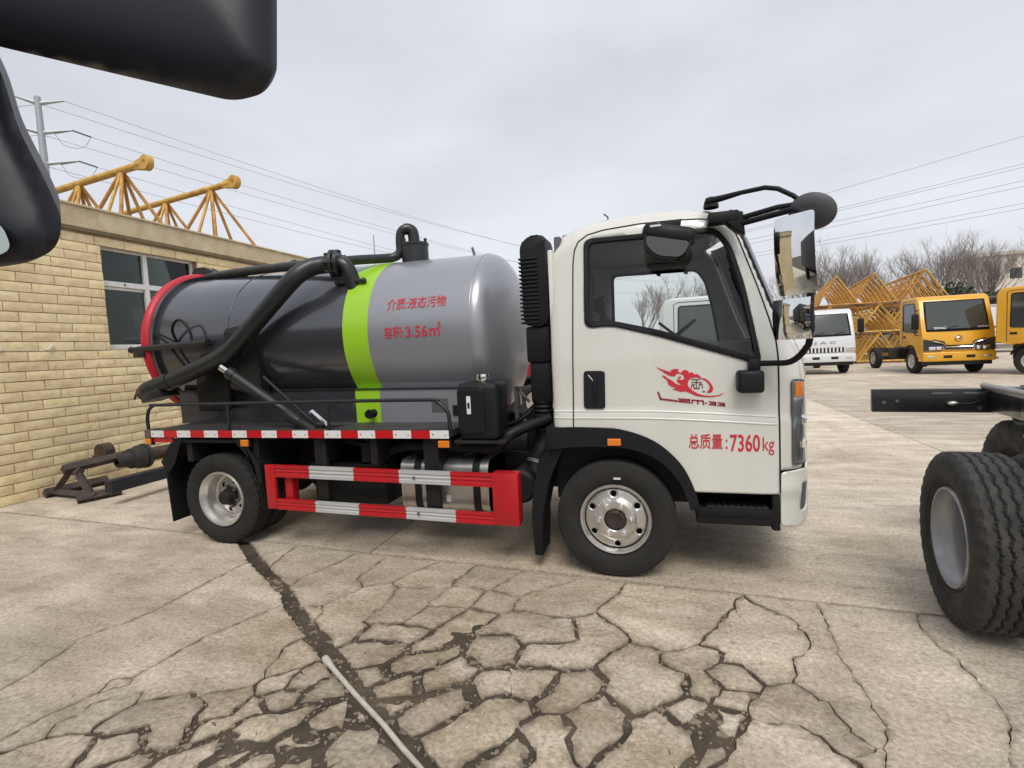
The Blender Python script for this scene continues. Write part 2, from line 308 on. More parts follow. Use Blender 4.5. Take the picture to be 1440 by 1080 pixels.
SEEDS = [(-2.944,-1.655,1,0.005,0.0),(-2.744,-1.54,2,0.005,0.0),(-2.996,-1.46,1,0.005,0.0),(-2.796,-1.345,2,0.005,0.0),(-2.978,-1.203,1,0.005,0.0),(-2.79,-1.213,2,0.005,0.0),(-2.902,-1.01,1,0.005,0.0),(-2.714,-1.02,2,0.005,0.0),(-2.871,-0.858,1,0.005,0.0),(-2.666,-0.788,2,0.005,0.0),(-2.868,-0.669,1,0.005,0.0),(-2.663,-0.598,2,0.005,0.0),(-2.865,-0.479,1,0.005,0.0),(-2.66,-0.409,2,0.005,0.0),(-2.436,-1.861,2,0.008,0.0),(-2.298,-1.848,3,0.008,0.0),(-2.389,-1.714,2,0.008,0.0),(-2.256,-1.718,3,0.008,0.0),(-2.335,-1.568,2,0.008,0.0),(-2.202,-1.572,3,0.008,0.0),(-2.302,-1.452,2,0.008,0.0),(-2.161,-1.423,3,0.008,0.0),(-2.283,-1.333,2,0.008,0.0),(-2.142,-1.304,3,0.008,0.0),(-2.26,-1.183,2,0.008,0.0),(-2.119,-1.152,3,0.008,0.0),(-2.204,-0.999,2,0.008,0.0),(-2.082,-1.026,3,0.008,0.0),(-2.137,-0.873,2,0.008,0.0),(-2.015,-0.9,3,0.008,0.0),(-4.688,-0.117,1,0.005,0),(-3.521,-0.36,1,0.005,0),(-4.529,-0.673,1,0.005,0),(-3.521,-1.114,1,0.005,0),(-3.364,-0.691,1,0.005,0),(-3.162,-0.296,1,0.005,0),(-3.107,-0.151,1,0.005,0),(-3.674,-0.857,1,0.005,0),(-5.26,-0.376,1,0.005,0),(-2.624,-1.407,2,0.006,0),(-2.594,-1.164,2,0.006,0),(-2.456,-0.811,2,0.006,0),(-2.651,-1.615,2,0.006,0),(-2.426,-0.616,2,0.006,0),(-2.452,-1.059,2,0.006,0),(-1.846,-1.238,3,0.006,0),(-1.869,-1.387,3,0.006,0),(-1.794,-1.099,3,0.006,0),(-1.927,-1.453,3,0.006,0),(-1.681,-1.398,3,0.006,0),(-1.807,-0.925,3,0.006,0),(-1.704,-1.266,3,0.006,0),(-1.737,-1.705,4,0.022,0.0),(-1.892,-1.639,4,0.022,0.0),(-1.741,-1.626,4,0.022,0.0),(-1.659,-1.788,4,0.022,0.0),(-2.156,-1.654,5,0.008,0.004),(-2.186,-1.751,5,0.008,0.004),(-2.285,-1.533,5,0.008,0.004),(-2.174,-1.89,6,0.012,0.004),(-2.201,-1.97,6,0.012,0.004),(-1.987,-1.902,6,0.012,0.004),(-1.91,-1.847,7,0.014,0.004),(-1.841,-1.812,7,0.014,0.004),(-1.65,-1.501,101,0.006,0.004),(-1.582,-1.563,102,0.008,0.004),(-1.486,-1.514,103,0.014,0.01),(-1.41,-1.432,104,0.014,0.008),(-1.397,-1.593,105,0.024,0.01),(-1.301,-1.628,106,0.026,0.012),(-1.517,-1.617,107,0.016,0.01),(-1.544,-1.68,108,0.024,0.014),(-1.459,-1.766,109,0.03,0.006),(-1.316,-1.75,110,0.045,0.02),(-1.179,-1.758,111,0.03,0.012),(-1.508,-1.128,112,0.012,0.006),(-1.521,-1.226,113,0.006,0.004),(-1.486,-1.329,114,0.01,0.006),(-1.239,-1.36,115,0.03,0.012),(-1.269,-1.496,116,0.035,0.02),(-1.105,-1.513,117,0.03,0.006),(-0.906,-1.584,118,0.035,0.008),(-1.046,-1.733,119,0.035,0.014),(-1.328,-1.234,120,0.03,0.018),(-1.372,-1.303,121,0.02,0.018),(-1.703,-1.869,122,0.03,0.01),(-1.557,-1.848,123,0.03,0.014),(-0.793,-1.652,124,0.04,0.02),(-1.356,-1.679,125,0.04,0.026),(-1.182,-1.638,126,0.05,0.03),(-1.082,-1.633,127,0.05,0.03),(-2.309,-0.205,128,0.008,0.003),(-1.907,-0.25,129,0.008,0.003),(-1.576,-0.131,130,0.008,0.003),(-1.195,-0.226,131,0.008,0.003),(-0.861,-0.163,132,0.008,0.003),(-0.561,-0.177,133,0.008,0.003),(-1.885,-0.511,134,0.008,0.003),(-1.47,-0.57,135,0.008,0.003),(-1.232,-0.46,136,0.008,0.003),(-0.955,-0.423,137,0.008,0.003),(-0.678,-0.413,138,0.008,0.003),(-0.423,-0.362,139,0.008,0.003),(-1.488,-0.767,140,0.008,0.003),(-1.247,-0.694,141,0.008,0.003),(-1.034,-0.658,142,0.008,0.003),(-0.247,-0.37,143,0.008,0.003),(-1.228,-0.863,144,0.016,0.014),(-1.081,-0.825,145,0.018,0.012),(-0.872,-0.883,146,0.02,0.022),(-0.806,-0.681,147,0.014,0.006),(-0.529,-0.886,148,0.022,0.008),(-0.936,-1.075,149,0.03,0.01),(-0.697,-1.111,150,0.026,0.002),(-0.898,-1.273,151,0.026,0.004),(-0.304,-1.071,152,0.02,0.006),(-0.142,-1.084,153,0.018,0.008),(-0.691,-1.397,154,0.028,0.008),(-0.127,-0.8,155,0.014,0.006),(-0.453,-1.144,156,0.034,0.014),(-0.268,-1.514,157,0.025,0.012),(-0.253,-0.827,158,0.03,0.02),(-0.617,-1.276,159,0.03,0.02),(-0.892,-1.379,160,0.035,0.018),(-1.05,-1.189,161,0.02,0.016),(-1.095,-1.032,162,0.018,0.02),(-1.25,-1.047,163,0.016,0.016),(-0.836,-1.018,164,0.03,0.026),(-1.415,-0.937,165,0.014,0.01),(-0.514,-0.657,11,0.014,0.0),(-0.352,-0.659,11,0.014,0.0),(-0.232,-0.668,11,0.014,0.0),(-0.448,-1.417,12,0.026,0.0),(-0.409,-1.32,12,0.026,0.0),(-0.492,-1.505,12,0.026,0.0),(-0.153,-1.371,13,0.022,0.002),(-0.126,-1.467,13,0.022,0.002),(-0.081,-0.581,166,0.01,0.004),(0.004,-1.22,167,0.02,0.008),(0.038,-1.333,168,0.018,0.006),(0.241,-0.934,14,0.016,0),(0.147,-0.833,14,0.016,0),(0.308,-1.002,14,0.016,0),(0.159,-1.059,14,0.016,0),(0.257,-1.325,15,0.02,0),(0.177,-1.388,15,0.02,0),(0.331,-1.283,15,0.02,0),(0.251,-1.227,15,0.02,0),(0.412,-0.759,169,0.012,0.006),(0.474,-0.969,170,0.012,0.006),(0.597,-0.88,171,0.012,0.004),(0.573,-1.023,172,0.012,0.006),(0.603,-1.264,16,0.02,0),(0.699,-1.16,16,0.02,0),(0.545,-1.365,16,0.02,0),(0.776,-1.246,16,0.02,0),(0.878,-1.285,16,0.02,0),(0.357,-1.118,173,0.022,0.01),(0.391,-1.115,174,0.022,0.01),(0.445,-1.231,175,0.04,0.016),(0.499,-1.203,176,0.035,0.014),(0.469,-1.302,177,0.04,0.02),(0.428,-1.167,178,0.04,0.02),(0.526,-1.124,179,0.03,0.012),(0.339,-0.515,17,0.01,0),(0.24,-0.391,17,0.01,0),(0.478,-0.451,17,0.01,0),(0.083,-0.384,17,0.01,0),(0.393,-0.322,17,0.01,0),(0.704,-0.627,18,0.01,0.001),(0.597,-0.494,18,0.01,0.001),(0.854,-0.373,18,0.01,0.001),(0.928,-0.489,18,0.01,0.001),(0.749,-0.755,18,0.01,0.001),(0.793,-0.96,19,0.007,0.002),(0.887,-1.001,19,0.007,0.002),(0.71,-1.042,19,0.007,0.002),(0.97,-1.133,19,0.007,0.002),(0.934,-0.715,20,0.006,0.001),(0.98,-0.804,20,0.006,0.001),(1.008,-0.932,20,0.006,0.001),(1.168,-0.14,21,0.006,0.0),(1.066,-0.167,20,0.006,0.0),(1.161,-0.221,21,0.006,0.0),(1.059,-0.248,20,0.006,0.0),(1.154,-0.302,21,0.006,0.0),(1.052,-0.329,20,0.006,0.0),(1.147,-0.382,21,0.006,0.0),(1.045,-0.412,20,0.006,0.0),(1.141,-0.464,21,0.006,0.0),(1.039,-0.494,20,0.006,0.0),(1.135,-0.546,21,0.006,0.0),(1.033,-0.576,20,0.006,0.0),(1.139,-0.627,21,0.006,0.0),(1.037,-0.675,20,0.006,0.0),(1.152,-0.726,21,0.006,0.0),(1.05,-0.774,20,0.006,0.0),(1.158,-0.834,21,0.006,0.0),(1.056,-0.869,20,0.006,0.0),(1.157,-0.94,21,0.006,0.0),(1.055,-0.975,20,0.006,0.0),(1.133,-1.069,21,0.006,0.0),(1.037,-1.071,20,0.006,0.0),(1.093,-1.189,21,0.006,0.0),(0.997,-1.191,20,0.006,0.0),(1.651,-0.17,22,0.006,0.0),(1.508,-0.208,21,0.006,0.0),(1.638,-0.301,22,0.006,0.0),(1.495,-0.339,21,0.006,0.0),(1.636,-0.421,22,0.006,0.0),(1.493,-0.48,21,0.006,0.0),(1.645,-0.552,22,0.006,0.0),(1.502,-0.611,21,0.006,0.0),(1.642,-0.689,22,0.006,0.0),(1.5,-0.725,21,0.006,0.0),(1.629,-0.81,22,0.006,0.0),(1.487,-0.846,21,0.006,0.0),(1.591,-0.957,22,0.006,0.0),(1.46,-0.95,21,0.006,0.0),(1.54,-1.087,22,0.006,0.0),(1.409,-1.08,21,0.006,0.0),(1.736,-0.487,22,0.006,0),(1.709,-0.261,22,0.006,0),(1.701,-0.732,22,0.006,0),(1.803,-0.303,22,0.006,0),(0.215,-3.03,300,0.02,0.004),(-1.396,-3.523,301,0.02,0.004),(2.336,-2.559,302,0.02,0.004),(-2.421,-4.282,303,0.02,0.004),(-2.881,-3.698,304,0.02,0.004),(-3.015,-3.658,305,0.02,0.004),(0.825,-4.104,306,0.02,0.004),(0.993,-3.323,307,0.02,0.004),(-3.051,-3.403,308,0.02,0.004),(-1.593,-3.762,309,0.02,0.004),(-1.442,-3.067,310,0.02,0.004),(-0.469,-4.408,311,0.02,0.004),(0.177,-2.849,312,0.02,0.004),(-1.301,-4.245,313,0.02,0.004),(-0.795,-2.459,314,0.02,0.004),(2.851,-3.119,315,0.02,0.004),(2.398,-2.686,316,0.02,0.004),(-0.856,-4.569,317,0.02,0.004),(0.851,-3.405,318,0.02,0.004),(-0.958,-4.237,319,0.02,0.004),(-0.68,-3.628,320,0.02,0.004),(-1.531,-4.071,321,0.02,0.004),(-0.362,-2.649,322,0.02,0.004),(0.435,-4.091,323,0.02,0.004),(-1.477,-3.663,324,0.02,0.004),(-1.926,-4.297,325,0.02,0.004),(-5.0,-2.0,1,0.006,0.0),(-6.0,-1.2,1,0.006,0.0),(-4.5,-1.6,1,0.006,0.0),(-7.0,-3.0,1,0.006,0.0),(-5.0,-3.5,301,0.006,0.0),(-4.0,-3.0,302,0.006,0.0),(3.5,-1.0,22,0.006,0.0),(3.0,-1.8,22,0.006,0.0),(4.5,-0.8,22,0.006,0.0),(2.6,-0.6,22,0.006,0.0),(4.0,-3.0,303,0.006,0.0)]
CH_L = [(-3.073, -0.002), (-2.066, -0.661), (-1.476, -1.096), (-1.015, -1.393), (-0.618, -1.643)]
CH_R = [(-2.91, 0.026), (-1.925, -0.633), (-1.403, -1.016), (-0.934, -1.352), (-0.522, -1.62)]
PIPE_LINE = [(-1.375, -1.13), (-1.268, -1.199), (-1.056, -1.333), (-0.827, -1.469), (-0.697, -1.553), (-0.588, -1.617), (-0.546, -1.642)]
# ------------------------------------------------------------------ ground: mud sheet with concrete slabs and broken pieces on it
def concrete_mat():
    m = bpy.data.materials.new('weathered_concrete'); m.use_nodes = True; t = m.node_tree; b = t.nodes['Principled BSDF']; N = t.nodes.new; K = t.links.new
    g = N('ShaderNodeNewGeometry')
    oi = N('ShaderNodeObjectInfo')
    def nz(sc, det=6, st=(1, 1, 1), rough=.6):
        mpn = N('ShaderNodeMapping'); mpn.inputs['Scale'].default_value = st; K(g.outputs['Position'], mpn.inputs[0])
        n = N('ShaderNodeTexNoise'); n.inputs['Scale'].default_value = sc; n.inputs['Detail'].default_value = det; n.inputs['Roughness'].default_value = rough
        K(mpn.outputs[0], n.inputs['Vector']); return n
    def ramp(src, a, ca, b_, cb):
        r = N('ShaderNodeValToRGB'); r.color_ramp.elements[0].position = a; r.color_ramp.elements[0].color = tuple(ca) + (1,)
        r.color_ramp.elements[1].position = b_; r.color_ramp.elements[1].color = tuple(cb) + (1,); K(src, r.inputs[0]); return r
    def mul(a, b_, f=1., mode='MULTIPLY'):
        x = N('ShaderNodeMix'); x.data_type = 'RGBA'; x.blend_type = mode
        if isinstance(f, float): x.inputs[0].default_value = f
        else: K(f, x.inputs[0])
        K(a, x.inputs[6]); K(b_, x.inputs[7]); return x.outputs[2]
    big = ramp(nz(.45, 5).outputs[0], .36, (.60, .525, .43), .62, (.76, .68, .575))
    mid = ramp(nz(2.6, 8, (.55, 1.5, 1)).outputs[0], .32, (.66, .64, .60), .66, (1.08, 1.07, 1.05))
    fine = ramp(nz(46, 9, rough=.8).outputs[0], .34, (.50, .48, .44), .63, (1.16, 1.16, 1.16))
    blot = ramp(nz(9, 9, rough=.75).outputs[0], .53, (1, 1, 1), .70, (.64, .61, .56))
    c = mul(big.outputs[0], mid.outputs[0]); c = mul(c, fine.outputs[0]); c = mul(c, blot.outputs[0])
    st = nz(1.1, 5, (2.6, .5, 1)); stain = ramp(st.outputs[0], .58, (1, 1, 1), .78, (.72, .69, .66)); c = mul(c, stain.outputs[0])
    pale = ramp(nz(1.7, 10, (.6, 1.8, 1), .7).outputs[0], .57, (0, 0, 0), .70, (.10, .095, .088)); c = mul(c, pale.outputs[0], 1., 'ADD')
    # mud staining: along the broken edges, and over the worn patch in front of the truck
    at = N('ShaderNodeAttribute'); at.attribute_name = 'dirt'
    dn = N('ShaderNodeMapRange'); dn.inputs[1].default_value = .36; dn.inputs[2].default_value = .62; K(nz(11, 7, rough=.7).outputs[0], dn.inputs[0])
    dm = N('ShaderNodeMath'); dm.operation = 'MULTIPLY'; K(at.outputs['Fac'], dm.inputs[0]); K(dn.outputs[0], dm.inputs[1])
    d2 = N('ShaderNodeMath'); d2.operation = 'MULTIPLY'; d2.inputs[1].default_value = .8; K(dm.outputs[0], d2.inputs[0])
    dc = N('ShaderNodeRGB'); dc.outputs[0].default_value = (.19, .155, .11, 1); c = mul(c, dc.outputs[0], d2.outputs[0], 'MIX')
    vd = N('ShaderNodeVectorMath'); vd.operation = 'DISTANCE'; vd.inputs[1].default_value = (-.7, -.95, 0); K(g.outputs['Position'], vd.inputs[0])
    vr = N('ShaderNodeMapRange'); vr.inputs[1].default_value = 2.6; vr.inputs[2].default_value = .5; K(vd.outputs['Value'], vr.inputs[0])
    pn = N('ShaderNodeMapRange'); pn.inputs[1].default_value = .34; pn.inputs[2].default_value = .64; K(nz(2.1, 8, (.7, 1.3, 1), .68).outputs[0], pn.inputs[0])
    pm = N('ShaderNodeMath'); pm.operation = 'MULTIPLY'; K(vr.outputs[0], pm.inputs[0]); K(pn.outputs[0], pm.inputs[1])
    pc = N('ShaderNodeRGB'); pc.outputs[0].default_value = (.56, .50, .40, 1); c = mul(c, pc.outputs[0], pm.outputs[0])
    tone = N('ShaderNodeMapRange'); tone.inputs[3].default_value = .86; tone.inputs[4].default_value = 1.1; K(oi.outputs['Random'], tone.inputs[0])
    hs = N('ShaderNodeHueSaturation'); K(tone.outputs[0], hs.inputs['Value']); K(c, hs.inputs['Color'])
    K(hs.outputs[0], b.inputs['Base Color']); b.inputs['Roughness'].default_value = .88
    bp = N('ShaderNodeBump'); bp.inputs['Strength'].default_value = .8; bp.inputs['Distance'].default_value = .012
    add = N('ShaderNodeMath'); add.operation = 'ADD'; K(nz(38, 9, rough=.7).outputs[0], add.inputs[0]); K(nz(6, 5).outputs[0], add.inputs[1])
    K(add.outputs[0], bp.inputs['Height']); K(bp.outputs[0], b.inputs['Normal'])
    return m
CONC = concrete_mat()
MUD = mat('dark_mud', (.10, .076, .050), .75, var=.5, scale=5, bump=.8, bscale=45, col2=(.034, .026, .018))
GRIT = mat('grit_stone', (.30, .25, .185), .95, var=.5, scale=30, spec=.2)

ground = obj('ground', MB().add([(-400, -300, -.045), (400, -300, -.045), (400, 700, -.045), (-400, 700, -.045)], [(0, 1, 2, 3)]), MUD, smooth=0)
tag(ground, 'pale concrete yard broken into cracked slabs over dark mud', 'ground', kind='structure')
rnd = random.Random(5)
def j1(x): return -.055 * x
def clip(poly, px, py, nx, ny):
    """keep the half plane (p - P) . n <= 0; poly entries are (x, y, tag of the edge that starts here)"""
    o = []
    for i in range(len(poly)):
        a = poly[i]; b = poly[(i + 1) % len(poly)]
        da = (a[0] - px) * nx + (a[1] - py) * ny; db = (b[0] - px) * nx + (b[1] - py) * ny
        if da <= 0: o.append(a)
        if (da <= 0) != (db <= 0):
            t = da / (da - db); x, y = a[0] + (b[0] - a[0]) * t, a[1] + (b[1] - a[1]) * t
            o.append((x, y, 'NEW') if da <= 0 else (x, y, a[2]))
    return o
def vn(x, y, s, k):
    return Vector((noise.noise((x * s, y * s, k)), noise.noise((x * s, y * s, k + 7.3))))
CA, CB = Vector((-3.0, .01)), Vector((-.57, -1.63)); cd = (CB - CA).normalized(); cn = Vector((-cd.y, cd.x))   # the muddy channel
DATA = []
rm_ = random.Random(8); S2 = [list(q) for q in SEEDS]
for q in S2:      # merge some neighbours into irregular, non-convex pieces
    if 100 < q[2] < 300 and rm_.random() < .42:
        nb_ = min((r_ for r_ in S2 if r_ is not q and 100 < r_[2] < 300), key=lambda r_: (r_[0] - q[0]) ** 2 + (r_[1] - q[1]) ** 2); q[2] = nb_[2]
SEEDS = [tuple(q) for q in S2]
STR = 1.45; sdir = Vector((-.72, .69))      # pieces run long at right angles to sdir
def st_(x, y, k): d = x * sdir.x + y * sdir.y; return x + sdir.x * d * (k - 1), y + sdir.y * d * (k - 1)
SEEDS = [st_(q[0], q[1], STR) + tuple(q[2:]) for q in SEEDS]
for k, (sx, sy, sid, gap, low) in enumerate(SEEDS):
    poly = [st_(a_, b_, STR) + (t_,) for a_, b_, t_ in [(-9, -6, 'B'), (5.5, -6, 'B'), (5.5, j1(5.5) - .010, 'J'), (-9, j1(-9) - .010, 'B')]]
    for k2, q in enumerate(SEEDS):
        if k2 == k or (abs(q[0] - sx) < 1e-6 and abs(q[1] - sy) < 1e-6): continue
        dx, dy = q[0] - sx, q[1] - sy; d = math.hypot(dx, dy)
        if d > 8: continue
        same = q[2] == sid
        gp = 0. if same else (gap * .45 if gap < .01 else gap * .95)
        n = (dx / d, dy / d)
        mxp = (sx + dx / 2 - n[0] * gp, sy + dy / 2 - n[1] * gp)
        poly = clip(poly, mxp[0], mxp[1], n[0], n[1])
        if not poly: break
        poly = [(a, b, ('S' if same else 'C') if t == 'NEW' else t) for a, b, t in poly]
    if not poly: continue
    poly = [st_(a_, b_, 1 / STR) + (t_,) for a_, b_, t_ in poly]; sx, sy = st_(sx, sy, 1 / STR)
    hw = .047
    for sgn in (1, -1):
        P0 = CA + cn * sgn * hw; half = poly
        if (Vector((sx, sy)) - CA).dot(cd) > -1.2:
            half = clip(poly, P0.x, P0.y, -cn.x * sgn, -cn.y * sgn)
            half = [(a, b, 'K' if t == 'NEW' else t) for a, b, t in half]
        elif sgn < 0: continue
        if len(half) < 3: continue
        ar = abs(sum(half[i][0] * half[(i + 1) % len(half)][1] - half[(i + 1) % len(half)][0] * half[i][1] for i in range(len(half)))) / 2
        if ar > .0012: DATA.append((k, (sid, sgn), gap, low, half, (sum(p[0] for p in half) / len(half), sum(p[1] for p in half) / len(half))))
groups = {}
for d in DATA: groups.setdefault(d[1], []).append(d)
PIECES = []
def jit(x, y, amp):
    v = vn(x, y, 2.6, 1.7) * .05 + vn(x, y, 8., 5.1) * .018 + vn(x, y, 22, 9.4) * .015 + vn(x, y, 70, 3.4) * .010
    return v * amp
for sid, cells in groups.items():
    mb = MB(); zt = -rnd.uniform(0, .003) - min(cells[0][3], .02) * .45; tx, ty = rnd.uniform(-.007, .007), rnd.uniform(-.007, .007); DV = []
    big = len(cells) > 3
    if big: tx = ty = 0; zt = -cells[0][3] * .4 - .001 * (sid[0] % 4)
    for (k, _, gap, low, poly, c) in cells:
        rim = []
        for i in range(len(poly)):
            a = poly[i]; b = poly[(i + 1) % len(poly)]; L_ = math.hypot(b[0] - a[0], b[1] - a[1]); n = max(1, min(80, int(L_ / .03)))
            for j in range(n):
                t = j / n; rim.append((a[0] + (b[0] - a[0]) * t, a[1] + (b[1] - a[1]) * t, a[2], (a[2] == 'S') or (j == 0 and poly[i - 1][2] == 'S')))
        if len(rim) < 3: continue
        cx = sum(p[0] for p in rim) / len(rim); cy = sum(p[1] for p in rim) / len(rim)
        m = len(rim); ring0 = []; ring1 = []; ring2 = []; ring3 = []; dv = []
        own = rnd.uniform(0, 50)
        for (x, y, tg, same) in rim:
            v = jit(x, y, 1.)
            if gap > .01: v = v + vn(x + own, y, 14, own) * min(.02, gap * .6) * (0 if same else 1)
            if tg in 'JB': v = v * .12
            if tg == 'K': v = v * .4 + vn(x, y, 40, 2.2) * .012
            X, Y_ = x + v.x, y + v.y
            e = Vector((cx - X, cy - Y_)); dl = max(e.length, 1e-4)
            z = zt + (x - c[0]) * tx + (y - c[1]) * ty
            ch_ = .35 if gap < .009 else 1.
            ins = 0 if same else min((.004 + .004 * noise.noise((x * 20, y * 20, 3))) * ch_, dl * .3)
            dz = 0 if same else .0022 * ch_
            ring0.append((X, Y_, -.05)); ring1.append((X, Y_, z - dz)); q = e / dl * ins
            ring2.append((X + q.x, Y_ + q.y, z + (0 if same else .0015 * noise.noise((x * 15, y * 15, 8))))); q3 = e / dl * min(.02 + .035 * abs(noise.noise((x * 6, y * 6, 2))) + min(gap, .03), dl * .5)
            ring3.append((X + q3.x, Y_ + q3.y, z + .0005)); dv.append(0. if same or tg == 'B' else 1.)
        DV += dv + dv + dv + [0.] * (m + 1)
        V = ring0 + ring1 + ring2 + ring3 + [(cx, cy, zt + (cx - c[0]) * tx + (cy - c[1]) * ty + .001)]
        F = []
        for i in range(m):
            j = (i + 1) % m
            F += [(i, j, m + j, m + i), (m + i, m + j, 2 * m + j, 2 * m + i), (2 * m + i, 2 * m + j, 3 * m + j, 3 * m + i), (3 * m + i, 3 * m + j, 4 * m)]
        mb.add(V, F)
        PIECES.append([(p[0], p[1]) for p in ring0])
    if mb.V:
        x = sum(c[5][0] for c in cells) / len(cells); y = sum(c[5][1] for c in cells) / len(cells)
        o_ = obj('concrete_slab' if big else 'concrete_piece', mb, CONC, ground, smooth=30, loc=(x, y, 0), fixn=False)
        if len(o_.data.vertices) == len(DV): o_.data.attributes.new('dirt', 'FLOAT', 'POINT').data.foreach_set('value', DV)
# slabs of the yard beyond the long joint
xs = [-400, -60, -26, -12.6, -7.1, -1.9, 3.6, 9.2, 15, 21, 60, 400]; ys = [None, 5.3, 10.6, 16, 21.5, 27, 60, 400]
for i in range(len(xs) - 1):
    for j in range(len(ys) - 1):
        x0, x1 = xs[i] + .006, xs[i + 1] - .006
        y0a = j1(x0) + .008 if ys[j] is None else ys[j] + .006; y0b = j1(x1) + .008 if ys[j] is None else ys[j] + .006; y1 = ys[j + 1] - .006
        if ys[j] is None and x1 < -7: y0a = y0b = -6
        if ys[j] is None and x0 > 5: y0a = y0b = -6
        dz = -.002 * ((i * 3 + j * 5) % 3)
        V = [(x0, y0a, dz), (x1, y0b, dz), (x1, y1, dz), (x0, y1, dz), (x0, y0a, -.05), (x1, y0b, -.05), (x1, y1, -.05), (x0, y1, -.05)]
        obj('concrete_slab', MB().add(V, [(0, 1, 2, 3), (0, 4, 5, 1), (1, 5, 6, 2), (2, 6, 7, 3), (3, 7, 4, 0)]), CONC, ground, smooth=0, loc=((x0 + x1) / 2, (y0a + y1) / 2, 0), fixn=False)
obj('concrete_slab', MB().box(5.52, 9.19, -6, -.52, -.05, -.001), CONC, ground, smooth=0, fixn=False)
def mudz(x, y):
    dch = abs((Vector((x, y)) - CA).dot(cn)); z = -.0125 + .006 * noise.noise((x * 2.3, y * 2.3, 4)) + .005 * noise.noise((x * 11, y * 11, 1))
    return z - .010 * max(0, 1 - dch / .08)
mm_ = MB(); nx_, ny_ = 190, 110
for j in range(ny_ + 1):
    for i in range(nx_ + 1):
        x = -3.6 + 5.8 * i / nx_; y1_ = j1(x) - .02; y = -3.2 + (y1_ + 3.2) * j / ny_; mm_.V.append((x, y, mudz(x, y) - (.02 if j == ny_ else 0)))
mm_.F = [(j * (nx_ + 1) + i, j * (nx_ + 1) + i + 1, (j + 1) * (nx_ + 1) + i + 1, (j + 1) * (nx_ + 1) + i) for j in range(ny_) for i in range(nx_)]
tag(obj('mud', mm_, MUD, smooth=60, fixn=False), 'brown mud filling the gaps between the broken concrete pieces', 'mud', kind='structure')
# loose grit and chips lying in the mud between the pieces
gm = MB(); cnt = 0; tries = 0
bbs = [(min(p[0] for p in P), max(p[0] for p in P), min(p[1] for p in P), max(p[1] for p in P), P) for P in PIECES]
while cnt < 900 and tries < 40000:
    tries += 1
    x = rnd.uniform(-2.6, 1.2); y = rnd.uniform(-2.1, -.1)
    if any(a <= x <= b and c <= y <= d and inside((x, y), P) for a, b, c, d, P in bbs): continue
    dch = abs((Vector((x, y)) - CA).dot(cn))
    if dch < .05 and rnd.random() < .8: continue
    r = rnd.choice([.003, .004, .005, .006, .008, .011]) * rnd.uniform(.7, 1.3)
    b = bmesh.new(); bmesh.ops.create_icosphere(b, subdivisions=1, radius=r)
    ph = rnd.uniform(0, 6.3); sc = (rnd.uniform(.7, 1.5), rnd.uniform(.6, 1.1), rnd.uniform(.4, .8))
    for v in b.verts:
        v.co = Vector((v.co.x * sc[0], v.co.y * sc[1], v.co.z * sc[2])) * rnd.uniform(.8, 1.2)
    gm.bm(b, Matrix.Translation((x, y, mudz(x, y) + r * .25)) @ Matrix.Rotation(ph, 4, 'Z')); cnt += 1
for k in range(260):      # flat angular shards
    for _ in range(40):
        x = rnd.uniform(-2.4, 1.1); y = rnd.uniform(-2.0, -.15)
        if not any(a <= x <= b and c <= y <= d and inside((x, y), P) for a, b, c, d, P in bbs): break
    else: continue
    r = rnd.uniform(.010, .030); n = rnd.randint(4, 6); an = sorted(rnd.uniform(0, 6.283) for _ in range(n)); h_ = rnd.uniform(.003, .008)
    gm.prism([(x + r * rnd.uniform(.7, 1.2) * math.cos(t), y + r * rnd.uniform(.5, .9) * math.sin(t)) for t in an], mudz(x, y) - .004, mudz(x, y) + h_, plane='xy')
tag(obj('loose_grit', gm, GRIT, smooth=0, fixn=False), 'small pale stone chips scattered in the mud between broken concrete', 'grit', kind='stuff')
# white plastic pipe in the channel
pp = MB(); pts = [(x, y, mudz(x, y) + .012) for i, (x, y) in enumerate(PIPE_LINE)]
pp.tube(pts, [.016, .012, .0115, .011, .011, .010, .006], 12, k=1)
pl_ = root('plastic_pipe', 'long white plastic pipe lying in the muddy channel', 'pipe', (PIPE_LINE[0][0], PIPE_LINE[0][1], -.03))
obj('pipe_length', pp, mat('old_white_plastic', (.62, .58, .49), .55, var=.3, scale=20), pl_)
obj('pipe_socket', MB().tube([pts[0], (pts[0][0] + .045, pts[0][1] - .029, pts[0][2])], .0185, 14), mat('old_white_plastic', (0, 0, 0)), pl_)
